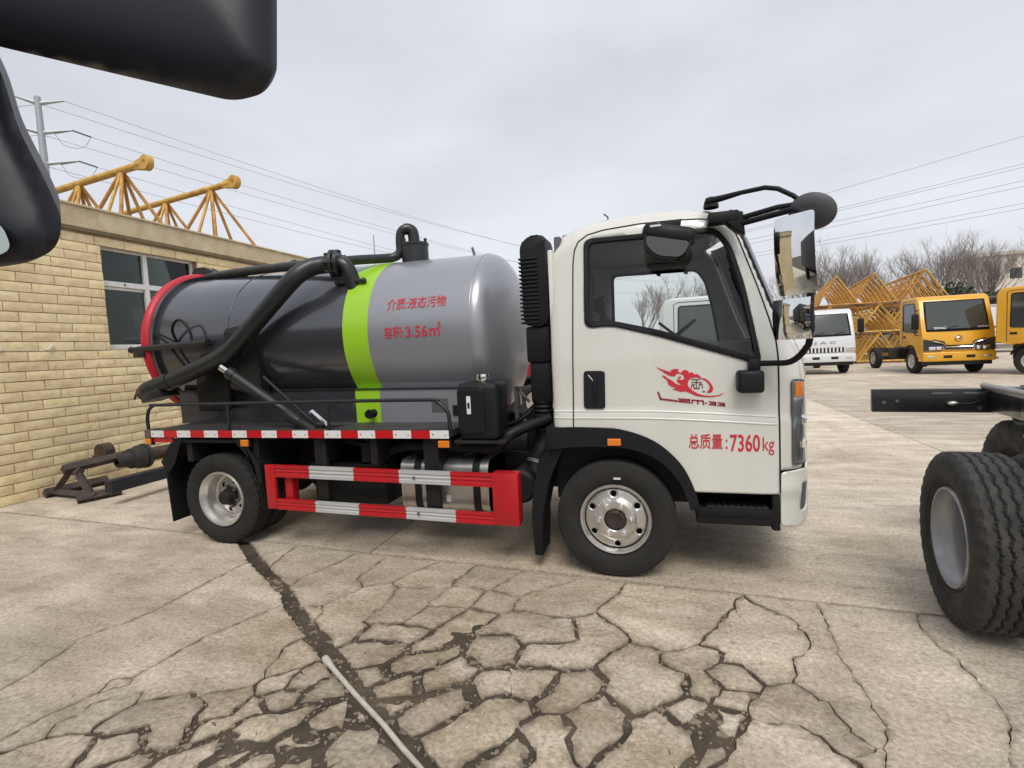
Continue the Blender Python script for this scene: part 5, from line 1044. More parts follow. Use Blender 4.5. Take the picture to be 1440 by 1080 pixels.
h2 = obj('mirror_housing', MB().box(.0, .055, -.088, .088, -.085, .085, .025, 4, M=MM2), BLACKP, mm)
V, F = strip_grid(lambda u, v: tuple(MM2 @ Vector((-.012 - .030 * (1 - (2 * u - 1) ** 2) * 1 - .012 * (1 - (2 * v - 1) ** 2), -.108 + .216 * u, -.105 + .21 * v))), lin(0, 1, 12), lin(0, 1, 12)); obj('convex_glass', MB().add(V, F), MIRROR, h2, smooth=60, solid=.0)
obj('mirror_knob', MB().lathe([(.0, .13), (.03, .125), (.042, .105), (.045, .055)], 18, ax='x', M=MM2), BLACKP, h2)
ra = obj('round_mirror_arm', MB().tube([(.60, .09, 2.345), (.68, .05, 2.345), (.78, .0, 2.35), (.89, -.06, 2.345), (.95, -.08, 2.325), (1.02, -.095, 2.275), (1.06, -.10, 2.235)], [.022, .018, .013, .013, .013, .013, .013], 10).tube([(.76, .05, 2.215), (.95, -.06, 2.23), (1.05, -.08, 2.23)], .015, 10), BLACKP, T)
MR = Matrix.Translation((1.105, -.11, 2.175)) @ Matrix.Rotation(R(-28), 4, 'Z') @ Matrix.Rotation(R(24), 4, 'X') @ Matrix.Rotation(R(14), 4, 'Y')
obj('round_mirror', MB().lathe([(0, -.028), (.05, -.026), (.09, -.017), (.112, .0), (.116, .008), (.108, .014), (0, .014)], 36, M=MR @ Matrix.Scale(.86, 4, (0, 0, 1))), mat('grey_mirror_shell', (.075, .077, .083), .6, bump=.05, bscale=200), ra, smooth=50)
bs = obj('blind_spot_mirror', MB().box(-.15, .15, -.07, .06, -.045, .06, .042, 4, M=Matrix.Translation((.375, -.10, 2.13)) @ Matrix.Rotation(R(14), 4, 'Y')), BLACKP, T)
V = [(-.13, -.065, -.03), (.135, -.065, -.03)]
obj('mirror_shell', MB().prism(round_poly([(-.145, .02), (.145, .02), (.105, -.125), (-.045, -.135), (-.125, -.08)], .04), -.062, .045, .02, M=Matrix.Translation((.375, -.10, 2.125)) @ Matrix.Rotation(R(14), 4, 'Y')), BLACKP, bs, smooth=35)
obj('mirror_face', MB().prism(round_poly([(-.122, -.02), (.128, -.02), (.095, -.112), (-.04, -.12), (-.11, -.07)], .035), -.068, -.06, .002, M=Matrix.Translation((.375, -.10, 2.125)) @ Matrix.Rotation(R(14), 4, 'Y')), mat('dark_mirror', (.12, .12, .12), .08, metal=.9), bs, smooth=0)
obj('mirror_mount', MB().prism([(.30, 2.17), (.44, 2.17), (.45, 2.225), (.33, 2.225)], -.09, .09, .008), BLACKP, bs, smooth=30)
obj('warning_label', MB().box(.275, .335, -.172, -.168, 2.178, 2.188, M=None), WHITER, bs, smooth=0)
obj('roof_lamp', MB().lathe([(.045, 2.33), (.045, 2.345), (.038, 2.375), (.022, 2.395), (0, 2.40)], 16, (.635, .20, 0), 'z'), BLACKP, T)
obj('aerial', MB().tube([(-.05, .8, 2.38), (-.05, .8, 2.50), (-.08, .82, 2.53)], .007, 6).tube([(-.05, .8, 2.48), (0, .8, 2.44)], .006, 6), STEELG, T)
for x in (.42, .30): obj('roof_bolt', MB().ico((x, .62, 2.395), .014, 1), BLACKP, T)
# ------------------------------------------------------------------ crane sections on the roof
def crane_tri(name, label, grp, p0, p1, top, bot, hw, nb, rc, rd, m, m2, lug=False, par_bottom=True):
    """triangular lattice section from p0 to p1 (x, y): one top chord, two bottom chords"""
    a = Vector((p0[0], p0[1], 0)); b = Vector((p1[0], p1[1], 0)); d = (b - a).normalized(); n = Vector((-d.y, d.x, 0)); L_ = (b - a).length
    t = root(name, label, 'crane section', (a.x, a.y, bot), 0, grp)
    U = Vector((0, 0, 1))
    obj('top_chord', MB().tube([a + U * top, b + U * top], rc, 10), m, t)
    for s in (-1, 1): obj('bottom_chord', MB().tube([a + U * bot + n * hw * s, b + U * bot + n * hw * s - (d * .3 if lug else d * 0)], rc * .8, 8), m2, t)
    for i in range(nb + 1):
        q = a + d * (L_ * (i + .05) / (nb + .1)) if not lug else a + d * (L_ - .62) * i / nb
        qn = a + d * (L_ * (i + .55) / (nb + .1)) if not lug else a + d * ((L_ - .62) * (i + .5) / nb)
        for s in (-1, 1):
            obj('lattice_strut', MB().tube([q + U * top, q + U * bot + n * hw * s], rd, 6), m if s < 0 else m2, t)
            if i < nb or lug: obj('lattice_strut', MB().tube([q + U * top, qn + U * bot + n * hw * s], rd, 6), m2, t)
            if i < nb: 
                q2 = a + d * ((L_ - .62) * (i + 1) / nb) if lug else a + d * (L_ * (i + 1.05) / (nb + .1))
                obj('lattice_strut', MB().tube([q2 + U * top, qn + U * bot + n * hw * s], rd, 6), m2, t)
        obj('cross_strut', MB().tube([q + U * bot + n * hw, q + U * bot - n * hw], rd, 6), m2, t)
    if lug:
        c = b + U * top
        lg = MB().lathe([(.042, -.055), (.118, -.055), (.127, -.043), (.127, .043), (.118, .055), (.042, .055)], 24, closed=True)
        Mx = Matrix.Translation(c + d * .08) @ Matrix.Rotation(math.atan2(d.y, d.x), 4, 'Z')
        obj('end_lug', MB().add(lg.V, lg.F, Mx), m, t)
        obj('lug_neck', MB().add(*(lambda q: (q.V, q.F))(MB().prism([(-.30, -rc), (-.02, -.118), (.02, .115), (-.30, rc)], -.045, .045, .01)), Mx), m, t)
    return t
ZR = WZ + .15
crane_tri('crane_jib_section', 'yellow lattice crane jib with lug end on the roof, nearer the power pole', 'crane jib sections on the roof', (-12.6, 3.99), (-8.09, 3.47), 5.0, ZR + .06, .5, 3, .062, .030, CRANEY, CRANEO, lug=True)
crane_tri('crane_jib_section', 'yellow lattice crane jib with lug end on the roof, nearer the tank', 'crane jib sections on the roof', (-12.6, 5.56), (-7.57, 4.80), 5.0, ZR + .06, .5, 3, .058, .030, CRANEY, CRANEO, lug=True)

# ------------------------------------------------------------------ power pole and wires
GALV = mat('galvanised_steel', (.36, .38, .40), .5, metal=.4)
WIREM = mat('wire_aluminium', (.30, .31, .33), .6)
py = root('power_pole', 'tall grey tubular steel power pole with three cross arms above the roof', 'power pole', (-70, 40, 0))
obj('pole', MB().tube([(-70, 40, 0), (-70, 40, 34.2)], [.60, .32], 16), GALV, py)
ARM = Vector((.75, .66, 0))
TIPS = []
for z, l in ((33.6, 2.5), (30.2, 3.0), (26.6, 3.3)):
    c = Vector((-70, 40, z)); a = c + ARM * l + Vector((0, 0, .5)); b = c - ARM * l + Vector((0, 0, .5)); TIPS += [a, b]
    obj('cross_arm', MB().tube([a, c - Vector((0, 0, .2)), b], [.10, .26, .10], 8), GALV, py)
    if z < 33:
        for e in (a, b):
            obj('insulator_string', MB().tube([e, e + Vector((1.3, 1.2, -.55))], .10, 6), mat('insulator', (.09, .09, .10), .4), py)
            obj('insulator_string', MB().tube([e, e + Vector((-1.3, -1.2, -.55))], .10, 6), mat('insulator', (0, 0, 0)), py)
            obj('jumper_wire', MB().tube([e + Vector((1.3, 1.2, -.55)), e + Vector((.6, .6, -1.9)), e + Vector((-.6, -.6, -1.9)), e + Vector((-1.3, -1.2, -.55))], .035, 5, k=5), WIREM, py)
def wire(a, b, sag, label, r=.03, grp='overhead power wires'):
    a = Vector(a); b = Vector(b); P = [a + (b - a) * t - Vector((0, 0, sag * 4 * t * (1 - t))) for t in lin(0, 1, 16)]
    w_ = obj('power_wire', MB().tube(P, r, 5), WIREM, loc=tuple(a)); tag(w_, label, 'wire', grp); return w_
for k, e in enumerate(TIPS):
    nm = '%s tip of the %s arm' % (('right', 'left')[k % 2], ('top', 'middle', 'lowest')[k // 2])
    wire(e + (Vector((1.3, 1.2, -.55)) if k > 1 else Vector()), (30 + (k % 2) * 6, 300, [42, 36, 30][k // 2]), 9, 'wire from the steel pole, %s, towards the tank' % nm, .032, 'power wires right of the steel pole')
    wire(e - (Vector((1.3, 1.2, .55)) if k > 1 else Vector()), (-330, -30 + (k % 2) * 8, [42, 38, 34][k // 2]), 6, 'wire from the steel pole, %s, out of frame left' % nm, .032, 'power wires left of the steel pole')
for k, (za, zb) in enumerate(((14.3, 16.95), (14.05, 16.6), (13.0, 15.3), (12.5, 14.75), (11.2, 13.1), (10.8, 12.6), (16.2, 19.6))):
    dx = 17.3
    s_ = (zb - za) / dx
    wire((-40, 60, za - s_ * 57.7 + 2), (75, 60, zb + s_ * 40 + .4), .8, '%s wire crossing the sky above the yellow trucks' % ('second highest', 'third highest', 'fourth highest', 'fifth highest', 'second lowest', 'lowest', 'highest')[k], .022, 'wires over the yellow trucks')

# ------------------------------------------------------------------ cab-over trucks in the background
def cabover(name, label, loc, rz, paint, H=2.45, W=2.0, text=None, style='yellow', chassis=True, wb=3.3, detail=True, wheels=True):
    t = root(name, label, 'truck', loc, rz, local=True)
    h = W / 2
    prof = [(-.06, .55), (0, .62), (.02, .95), (0, 1.22), (-.06, 1.42), (-.34, H - .16), (-.42, H - .06), (-.55, H), (-1.45, H - .01), (-1.58, H - .06), (-1.64, H - .2), (-1.66, .95), (-1.30, .95), (-1.26, .86), (-1.12, .97), (-.85, 1.02), (-.58, .97), (-.44, .84), (-.38, .55)]
    body = obj('cab_body', MB().prism(prof, -h, h, .085, 4), paint, t, smooth=35)
    def face(u, v, off=0.):   # windshield plane, u across -1..1, v 0 bottom .. 1 top
        z = 1.42 + (H - .16 - 1.42) * v; x = -.06 + (-.34 + .06) * v; return (x + .01 + off - .03 * u * u, u * h, z + off * .3)
    ws = [(face(u, v, .004)) for v in lin(.0, .96, 5) for u in lin(-.90 , .90, 12)]
    def wsh(u, v): k = .86 - .05 * v; return face((2 * u - 1) * (k + .04), -.04 + 1.02 * v, .012)
    V, F = strip_grid(wsh, lin(0, 1, 14), lin(0, 1, 6)); wr = obj('windshield_rubber', MB().add(V, F), BLACKP, t, smooth=60, solid=.03)
    def wsg(u, v): k = .84 - .05 * v; return face((2 * u - 1) * k, .04 + .90 * v, .0145)
    V, F = strip_grid(wsg, lin(0, 1, 14), lin(0, 1, 6)); obj('windshield', MB().add(V, F), WSG, wr, smooth=60)
    for s in (-.4, .25): obj('wiper', MB().tube([face(s, -.01, .02), face(s + .25, .10, .026), face(s + .42, .13, .03)], .012, 6), BLACKP, wr)
    for s in (-1, 1):
        wp = round_poly([(-1.32, 1.42), (-1.30, H - .2), (-.55, H - .2), (-.36, 1.62), (-.33, 1.36), (-.8, 1.40)], .06)
        mb = MB().prism(wp, min(s * h, s * (h + .006)), max(s * h, s * (h + .006)), 0); sw_ = obj('side_window', mb, WSG, t, smooth=20)
        pr = resample(wp, .1); obj('window_rubber', MB().tube([(a, s * (h + .004), c) for a, c in pr], .016, 6, closed=True), BLACKP, sw_)
        obj('door_seam', MB().tube([(-1.40, s * (h + .001), 1.0), (-1.40, s * (h + .001), H - .15), (-1.3, s * (h + .001), H - .11), (-.5, s * (h + .001), H - .11)], .008, 5), BLACKP, t)
        obj('door_handle', MB().box(-1.33, -1.17, min(s * h, s * (h + .01)), max(s * h, s * (h + .01)), 1.2, 1.27, .004), BLACKP, t, smooth=20)
        if detail:
            ar = obj('mirror_arm', MB().tube([(-.30, s * h, 1.30), (-.12, s * (h + .14), 1.28), (-.06, s * (h + .18), 1.42), (-.06, s * (h + .18), 2.02), (-.30, s * (h - .02), 2.12)], .015, 6, k=3), BLACKP, t)
            obj('mirror_housing', MB().box(-.10, -.02, s * (h + .18) - .10, s * (h + .18) + .10, 1.48, 1.98, .03), BLACKP, ar)
        obj('wheel_arch', MB().tube([(-.85 + .47 * math.cos(a), s * (h - .005), .45 + .50 * math.sin(a)) for a in lin(.35, math.pi - .3, 12)], .03, 6), BLACKP, t)
        if wheels:
            def wh(x, y, inner=False):
                mb = MB(); tyre(mb, .41, .22, .24, (0, 0, 0), n=36, tread=False, nw=3)
                Mw = Matrix.Translation((x, y, .41)) @ Matrix.Scale(-s, 4, (0, 1, 0))
                wo = obj('wheel', MB().add(mb.V, mb.F, Mw), RUBBER, t)
                rp_ = [(.24, .05), (.24, .01), (.22, .015), (.2, .05), (.13, .03), (.10, .03), (.09, .0), (0, -.01)] if not inner else [(.24, .05), (.24, .01), (.22, .015), (.2, .12), (.10, .13), (.08, .05), (0, .05)]
                rm = MB().lathe(rp_, 28); obj('rim', MB().add(rm.V, rm.F, Mw), ALU, wo)
            wh(-.85, s * (h - .03)); 
            if chassis: wh(-.85 - wb, s * (h - .05), True)
    if chassis:
        cf = MB()
        for y in (-.42, .35): cf.box(-wb - 2.0, -.3, y, y + .07, .60, .80, .005)
        for x in (-wb - 2.0, -wb, -2.6, -1.9): cf.box(x, x + .08, -.35, .35, .63, .77)
        obj('chassis_frame', cf, BLACKM, t); obj('fuel_tank', MB().box(-2.9, -2.0, -h + .1, -h + .5, .45, .85, .08, 3), BLACKM, t)
        obj('fuel_tank', MB().box(-2.7, -2.1, h - .5, h - .1, .45, .85, .08, 3), BLACKM, t)
        obj('axle', MB().cyl((-.85 - wb, -h + .2, .41), (-.85 - wb, h - .2, .41), .08), BLACKM, t)
    obj('front_axle', MB().cyl((-.85, -h + .2, .38), (-.85, h - .2, .38), .06).box(-1.4, -.3, -.4, .4, .45, .95), BLACKM, t)
    # front: bumper, lamps, grille
    bz0, bz1 = (.42, .72) if style == 'yellow' else (.45, .74)
    bp_ = obj('bumper', MB().box(-.28, .07, -h - .005, h + .005, bz0, bz1, .035, 3), paint, t)
    obj('valance', MB().box(-.25, .02, -h + .08, h - .08, bz0 - .12, bz0 + .01, .01), BLACKM, t)
    for s in (-1, 1):
        obj('tow_opening', MB().box(.05, .074, s * .30 - .12, s * .30 + .12, bz0 + .10, bz0 + .2, .01), BLACKM, bp_)
        obj('fog_lamp', MB().box(.05, .076, s * (h - .22) - .1, s * (h - .22) + .1, bz0 + .11, bz0 + .19, .015), ALU, bp_)
    if style == 'yellow':
        for s in (-1, 1):
            q = [(s * (h - .02), .76), (s * (h - .02), 1.15), (s * (h - .25), 1.10), (s * (h - .52), .97), (s * (h - .52), .76)]
            hl = obj('headlamp', MB().prism(q, .012, .045, .006, plane='yz'), mat('dark_lamp', (.03, .03, .035), .15, coat=.6), t, smooth=20)
            for a, b in ((.16, .34), (.36, .5)): obj('lamp_glass', MB().box(.04, .052, min(s * (h - a), s * (h - b)), max(s * (h - a), s * (h - b)), .79, .90, .01), CHROME, hl)
        gl = obj('grille', MB().prism([(-h + .55, .79), (-h + .5, .97), (-.35, .87), (.35, .87), (h - .5, .97), (h - .55, .79)], .015, .035, plane='yz'), mat('grille_grey', (.35, .33, .28), .5), t, smooth=0)
        for dz, m_ in ((0, CHROME), (-.045, BLACKP), (.045, BLACKP)): obj('grille_bar', MB().tube([(.05, -h + .28, 1.08 + dz), (.055, -h + .55, 1.0 + dz), (.06, -.35, .88 + dz), (.06, .35, .88 + dz), (.055, h - .55, 1.0 + dz), (.05, h - .28, 1.08 + dz)], .02, 6), m_, gl)
        obj('badge', MB().tube([(.03, .09 * math.cos(a), 1.15 + .085 * math.sin(a)) for a in lin(0, 2 * math.pi, 24)[:-1]], .014, 6, closed=True).tube([(.03, -.05, 1.17), (.035, .0, 1.19), (.035, .05, 1.14)], .014, 6), CHROME, t)
    else:
        for s in (-1, 1):
            hl = obj('headlamp', MB().prism([(s * (h - .02), .80), (s * (h - .02), 1.0), (s * (h - .30), .98), (s * (h - .34), .82)], .0, .035, .008, plane='yz'), ALU, t, smooth=20)
            obj('turn_lens', MB().box(-.2, .01, s * h - .01, s * h + .012, .82, .98, .005), REDR if False else AMBER, hl)
        gr = obj('grille', MB().box(.0, .022, -h + .36, h - .36, .80, .98, .006), BLACKM, t, smooth=20)
        for k in range(11): obj('grille_bar', MB().box(.02, .034, -h + .40 + k * .118, -h + .455 + k * .118, .81, .97, .004), FRAME, gr, smooth=20)
    if text:
        for (s_, a0, a1, b0, b1, m_) in text:
            fnn = (lambda a, b: (.03, a, b)) if b1 < 1.4 else (lambda a, b: (face(0, (b - 1.42) / (H - 1.58), .030 - .03 * (a / h) ** 2)[0], a, b))
            obj('lettering', lettering(MB(), s_, fnn, a0, a1, b0, b1, .02), m_, t, smooth=0, fixn=False)
    return t
WSG = glass_mat('truck_windshield', (.30, .34, .34), 1.6)
WSG = mat('truck_windshield_dark', (.035, .042, .042), .06, spec=.8, coat=.4)
VANW = mat('white_truck_paint', (.62, .64, .66), .35, coat=.4)
REDC = mat('maroon_truck_paint', (.24, .018, .035), .35, coat=.4)
LETG = mat('grey_lettering', (.30, .30, .31), .4, metal=.3)
HD = R(-90)
# heading -Y: local x -> -Y, local y -> +X
cabover('parked_truck', 'yellow cab-over truck facing the yard, bare chassis behind, beside the white truck', (9.38, 16.2, 0), HD, YELLOW, 2.55, 1.92, [('DFAC', -.62, -.30, 1.46, 1.53, WHITER), ('CAPTAIN', .52, .82, 1.47, 1.52, WHITER)])
cabover('parked_truck', 'white cab-over truck with slatted grille beside the yellow truck', (6.02, 17.6, 0), HD, VANW, 2.38, 1.95, [('J A C', -.36, .36, 1.10, 1.21, LETG)], style='white')
cabover('parked_truck', 'yellow cab-over truck turned sideways at the right frame edge', (11.95, 15.3, 0), R(-42), YELLOW, 2.62, 2.0, None, chassis=False)
cabover('parked_truck', 'white truck seen through the cab windows of the tank truck', (1.95, 9.3, 0), R(2), VANW, 2.45, 1.95, None, style='white')
cabover('parked_truck', 'maroon truck half hidden between the tank and the white cab', (-1.35, 7.6, 0), R(4), REDC, 1.62, 1.9, None, style='white')
# ------------------------------------------------------------------ stacked crane boom sections
booms = [((11.82, 24), (12.9, 31.5)), ((9.82, 24), (11.2, 31.5)), ((8.3, 24), (9.6, 31.5))]
LB = ['yellow lattice boom lying on top of the stack, nearest the yellow truck', 'middle yellow lattice boom lying on top of the stack', 'yellow lattice boom lying on top of the stack, behind the white truck']
for (a, b), l in zip(booms, LB):
    crane_tri('crane_boom_section', l, 'stacked crane booms', a, b, 4.14, 2.82, .85, 7, .055, .034, CRANEY, CRANEO)
LB2 = [('upper row, right', 2.70, 1.48), ('lower row', 1.38, .12)]
for r_, (nm, tp_, bt_) in enumerate(LB2):
    for k, x in enumerate((7.9, 9.9, 11.9)):
        crane_tri('crane_boom_section', 'orange yellow lattice boom in the %s row of the stack, %s' % (('second', 'bottom')[r_], ('left', 'middle', 'right')[k]), 'stacked crane booms', (x, 23.6), (x + 1.2, 31), tp_, bt_, .85, 6, .055, .04, CRANEO, CRANEY)
# timber between the rows
for z, zn in ((.06, 'bottom'), (1.43, 'middle'), (2.76, 'upper')):
    for y, yn in ((24.2, 'near'), (29.5, 'far')): tag(obj('timber_bearer', MB().box(6.8, 14.6, y, y + .12, z - .06, z + .03, .005), mat('old_timber', (.16, .11, .07), .85), smooth=0), '%s timber bearer under the %s boom row of the stack' % (yn, zn), 'timber', 'timber bearers in the boom stack')
crane_tri('crane_mast_section', 'orange lattice crane mast seen between tank and cab snorkel', None, (-6.4, 15), (-2.2, 15.3), 3.4, .1, .8, 5, .07, .06, CRANEO, CRANEY)

# ------------------------------------------------------------------ trees, shrubs, far building
BARK = mat('bare_twig_bark', (.21, .18, .165), .9)  # bark lightened: distance haze is put into the colour
def bare_tree(seed, H):
    rn = random.Random(seed); mb = MB()
    def grow(p, d, ln, r, lev):
        n = 3; P = [p]; q = p.copy(); dd = d.copy()
        for i in range(n):
            dd = (dd + Vector((rn.uniform(-.16, .16), rn.uniform(-.16, .16), rn.uniform(-.02, .12)))).normalized(); q = q + dd * ln / n; P.append(q.copy())
        mb.tube(P, [r, r * .85, r * .7, r * .55], 5 if lev < 2 else 3, cap=False)
        if lev >= 5: return
        for k in range(rn.choice((3, 4)) if lev else 6):
            t = rn.uniform(.35, 1.0) if lev else rn.uniform(.45, 1.0); i = min(n - 1, int(t * n)); b = P[i] + (P[i + 1] - P[i]) * (t * n - i)
            ax = Vector((rn.uniform(-1, 1), rn.uniform(-1, 1), rn.uniform(.0, .9))); nd = (dd * 1.0 + ax.normalized() * rn.uniform(.45, .85)).normalized()
            grow(b, nd, ln * rn.uniform(.55, .78), max(.005, r * rn.uniform(.40, .55)), lev + 1)
    grow(Vector((0, 0, 0)), Vector((0, 0, 1)), H * .42, H * .016, 0)
    return mb
TV = []
for s in range(5):
    mb = bare_tree(20 + s, 9)
    me = bpy.data.meshes.new('bare_tree'); me.from_pydata([tuple(v) for v in mb.V], [], mb.F); me.update(); me.materials.append(BARK); TV.append(me)
rt_ = random.Random(4)
def place_tree(k, x, y, sc, label, group='bare trees along the far side'):
    o = bpy.data.objects.new('bare_tree', TV[k % 5]); COL.objects.link(o); o.location = (x, y, 0); o.scale = (sc, sc, sc); o.rotation_euler = (0, 0, rt_.uniform(0, 6.3)); tag(o, label, 'tree', group)
ORD = ['first', 'second', 'third', 'fourth', 'fifth', 'sixth', 'seventh', 'eighth', 'ninth', 'tenth', 'eleventh', 'twelfth', 'thirteenth', 'fourteenth', 'fifteenth', 'sixteenth', 'seventeenth', 'eighteenth', 'nineteenth', 'twentieth', 'twenty-first', 'twenty-second', 'twenty-third', 'twenty-fourth', 'twenty-fifth', 'twenty-sixth']
row = [(x + rt_.uniform(-.4, .4), 43 + rt_.uniform(-3, 4), rt_.uniform(.86, 1.04)) for x in (11.8, 13.6, 15.4, 17.2, 19.0, 20.8, 22.6, 24.6, 26.8, 29.4)] + [(x, 52 + rt_.uniform(-2, 2), rt_.uniform(.98, 1.15)) for x in (13.6, 17.2, 20.6, 24.6, 29.0)]
row.sort(key=lambda q: (q[0] - .32) / (q[1] + 3.18))
for k, (x, y, sc) in enumerate(row): place_tree(k * 3 + k // 4, x, y, sc, 'leafless grey tree behind the crane booms, %s from the left of its row' % ORD[k])
row = [(x, 46 + rt_.uniform(-2, 2), rt_.uniform(.78, .9)) for x in (-1.2, .8, 2.6, 4.2, 6.4)]
for k, (x, y, sc) in enumerate(row): place_tree(k, x, y, sc, 'leafless tree seen through the cab windows, %s from the left' % ORD[k], 'bare trees behind the cab')
place_tree(k, -19.5, 14, .62, 'small leafless tree top showing just above the parapet', None)
LEAFM = mat('evergreen_leaf', (.05, .075, .035), .6, var=.5, scale=2, col2=(.022, .034, .018))
def shrub(seed, rx, ry, h, n=2600):
    rn = random.Random(seed); mb = MB(); cl = [(rn.uniform(-.7, .7) * rx, rn.uniform(-.7, .7) * ry, h * rn.uniform(.3, .85), rn.uniform(.25, .42)) for _ in range(16)]
    for i in range(n):
        c = cl[rn.randrange(16)]; a = rn.uniform(0, 6.283); b = math.acos(rn.uniform(-1, 1)); q = c[3] * rn.random() ** .4 * max(rx, h) * .55
        p = Vector((c[0] + q * math.sin(b) * math.cos(a), c[1] + q * math.sin(b) * math.sin(a), max(.05, c[2] + q * math.cos(b) * .9)))
        u = Vector((rn.uniform(-1, 1), rn.uniform(-1, 1), rn.uniform(-1, 1))).normalized(); v = u.cross(Vector((rn.uniform(-1, 1), rn.uniform(-1, 1), .3))).normalized(); s = rn.uniform(.07, .16)
        mb.add([p - u * s, p + v * s * .5, p + u * s, p - v * s * .5], [(0, 1, 2, 3)])
    return mb
for k, (x, y, rx, h, lb) in enumerate(((17.4, 35, 1.7, 4.4, 'dark evergreen shrub behind the yellow truck roof'), (20.6, 36, 1.9, 3.9, 'dark evergreen shrub between the two yellow trucks'), (23.6, 36.5, 2.2, 4.3, 'dark evergreen shrub at the right frame edge'), (15.2, 37, 1.6, 3.2, 'dark evergreen shrub behind the crane boom ends'))):
    r_ = root('evergreen_shrub', lb, 'shrub', (x, y, 0), 0, 'evergreen shrubs', local=True)
    obj('crown', shrub(k, rx, 1.4, h), LEAFM, r_, smooth=0, fixn=False); obj('trunk', MB().tube([(0, 0, 0), (.1, .05, h * .6)], [.12, .05], 7), BARK, r_)
APT = mat('apartment_wall', (.62, .57, .50), .85, var=.2, scale=.3)
ab = root('apartment_building', 'beige apartment block behind the trees at the right frame edge', 'building', (44, 80, 0))
obj('wall', MB().box(39.5, 54, 76, 84, 0, 10.2), APT, ab, smooth=0)
obj('roof', MB().box(39.2, 54.3, 75.7, 84.3, 10.2, 10.6), APT, ab, smooth=0)
for z in (1.6, 4.4, 7.2):
    for x in (40.3, 42.6, 44.9, 47.2, 49.5, 51.8): obj('window', MB().box(x, x + 1.2, 75.95, 76.02, z, z + 1.3), DARKGL, ab, smooth=0)
hw = obj('boundary_wall', MB().box(-60, 60, 40, 40.25, 0, 1.9), mat('boundary_wall_render', (.36, .34, .31), .9, var=.3, scale=.6), smooth=0); tag(hw, 'low grey boundary wall running behind the crane stack and shrubs', 'wall')
vn_ = root('white_van', 'white van partly visible between the two yellow trucks', 'van', (17.6, 31, 0), 0)
obj('van_body', MB().prism(round_poly([(15.6, .45), (19.9, .45), (19.95, 1.2), (19.4, 1.45), (18.9, 2.55), (15.8, 2.65), (15.6, 2.4)], .12), 30.1, 31.9, .06), VANW, vn_, smooth=35)
obj('van_window', MB().prism(round_poly([(18.0, 1.5), (19.2, 1.5), (18.75, 2.25), (18.0, 2.3)], .06), 30.085, 30.1), WSG, vn_, smooth=0)
for x in (16.4, 19.1): obj('wheel', MB().lathe([(0, 0), (.2, 0), (.34, .02), (.34, .2), (0, .2)], 24, (x, 30.08, .34), 'y'), RUBBER, vn_)
mast = obj('antenna_mast', MB().tube([(-10.8, 15, 0), (-10.75, 15, 6.4)], [.05, .022], 6), GALV, loc=(-10.8, 15, 0)); tag(mast, 'thin vertical mast rising behind the tank', 'mast')
# ------------------------------------------------------------------ bare chassis at the right edge
CA_ = R(82); cdir = Vector((math.cos(CA_), math.sin(CA_), 0)); clat = Vector((math.sin(CA_), -math.cos(CA_), 0))
cz = root('bare_truck_chassis', 'bare black truck chassis with large dusty dual wheels at the right edge', 'truck chassis', (1.695, -.12, 0), 0, local=True)
MC = Matrix(((clat.x, cdir.x, 0, 0), (clat.y, cdir.y, 0, 0), (0, 0, 1, 0), (0, 0, 0, 1)))   # local x = across (into the chassis), y = along it (away)
RW = .442
def big_wheel(ox, oy, m, detail=True, par=None, name='wheel', rimm=None):
    mb = MB(); tyre(mb, RW, .27, .245, (0, 0, 0), n=288, tread=True, nw=34, groove=.013, zig=36, lugs=72)
    Mw = MC @ Matrix.Translation((ox, oy, RW)) @ Matrix.Rotation(R(-90), 4, 'Z')      # axis y -> local x
    Mw = MC @ Matrix.Translation((ox, oy, RW)) @ Matrix(((0, 1, 0, 0), (1, 0, 0, 0), (0, 0, 1, 0), (0, 0, 0, 1)))
    wo = obj(name, MB().add(mb.V, mb.F, Mw), m, par or cz, smooth=30)
    if detail:
        rm = MB().lathe([(.245, .09), (.258, .03), (.252, .018), (.243, .02), (.236, .05), (.222, .066), (.215, .075), (.206, .11), (.203, .30), (.1, .30)], 64)
        obj('rim', MB().add(rm.V, rm.F, Mw), mat('silver_rim_paint', (.42, .42, .43), .38, metal=.55, var=.2, scale=9), wo)
        hb = MB().lathe([(0, .16), (.06, .16), (.075, .175), (.08, .29), (.13, .295)], 28); obj('hub', MB().add(hb.V, hb.F, Mw), BLACKM, wo)
        for k in range(8):
            a = k * math.pi / 4 + .2; q = MB().cyl((.145 * math.cos(a), .30, .145 * math.sin(a)), (.145 * math.cos(a), .255, .145 * math.sin(a)), .017, n=6); obj('wheel_nut', MB().add(q.V, q.F, Mw), BLACKM, wo)
        for rr in (.30, .36, .40):
            q = MB().tube([(rr * math.cos(2 * math.pi * k / 80), .008 + abs(rr - .35) * .08, rr * math.sin(2 * math.pi * k / 80)) for k in range(80)], .003, 6, closed=True); obj('sidewall_ring', MB().add(q.V, q.F, Mw), m, wo)
    return wo
w1 = big_wheel(0, 0, DUSTY); big_wheel(.31, 0, DUSTY, False, w1, 'inner_tyre')
big_wheel(.66, 1.16, DUSTY, False, None, 'spare_wheel')
def CB_(name, m, x0, x1, y0, y1, z0, z1, bev=.006, par=None): return obj(name, MB().box(x0, x1, y0, y1, z0, z1, bev, M=MC), m, par or cz, smooth=25)
BLK = mat('chassis_gloss_black', (.012, .012, .014), .32, coat=.3, var=.3, scale=8)
tb = CB_('tail_beam', BLK, -.05, 2.2, 1.30, 1.36, .915, 1.085)
for x in (.30, .48, .66): CB_('beam_slot', STEELG, x, x + .12, 1.292, 1.302, 1.045, 1.060, .002, tb)
obj('lamp_plug', MB().ico(tuple(MC @ Vector((.42, 1.285, .985))), .022, 2, (1.6, 1, .7)), ALU, tb)
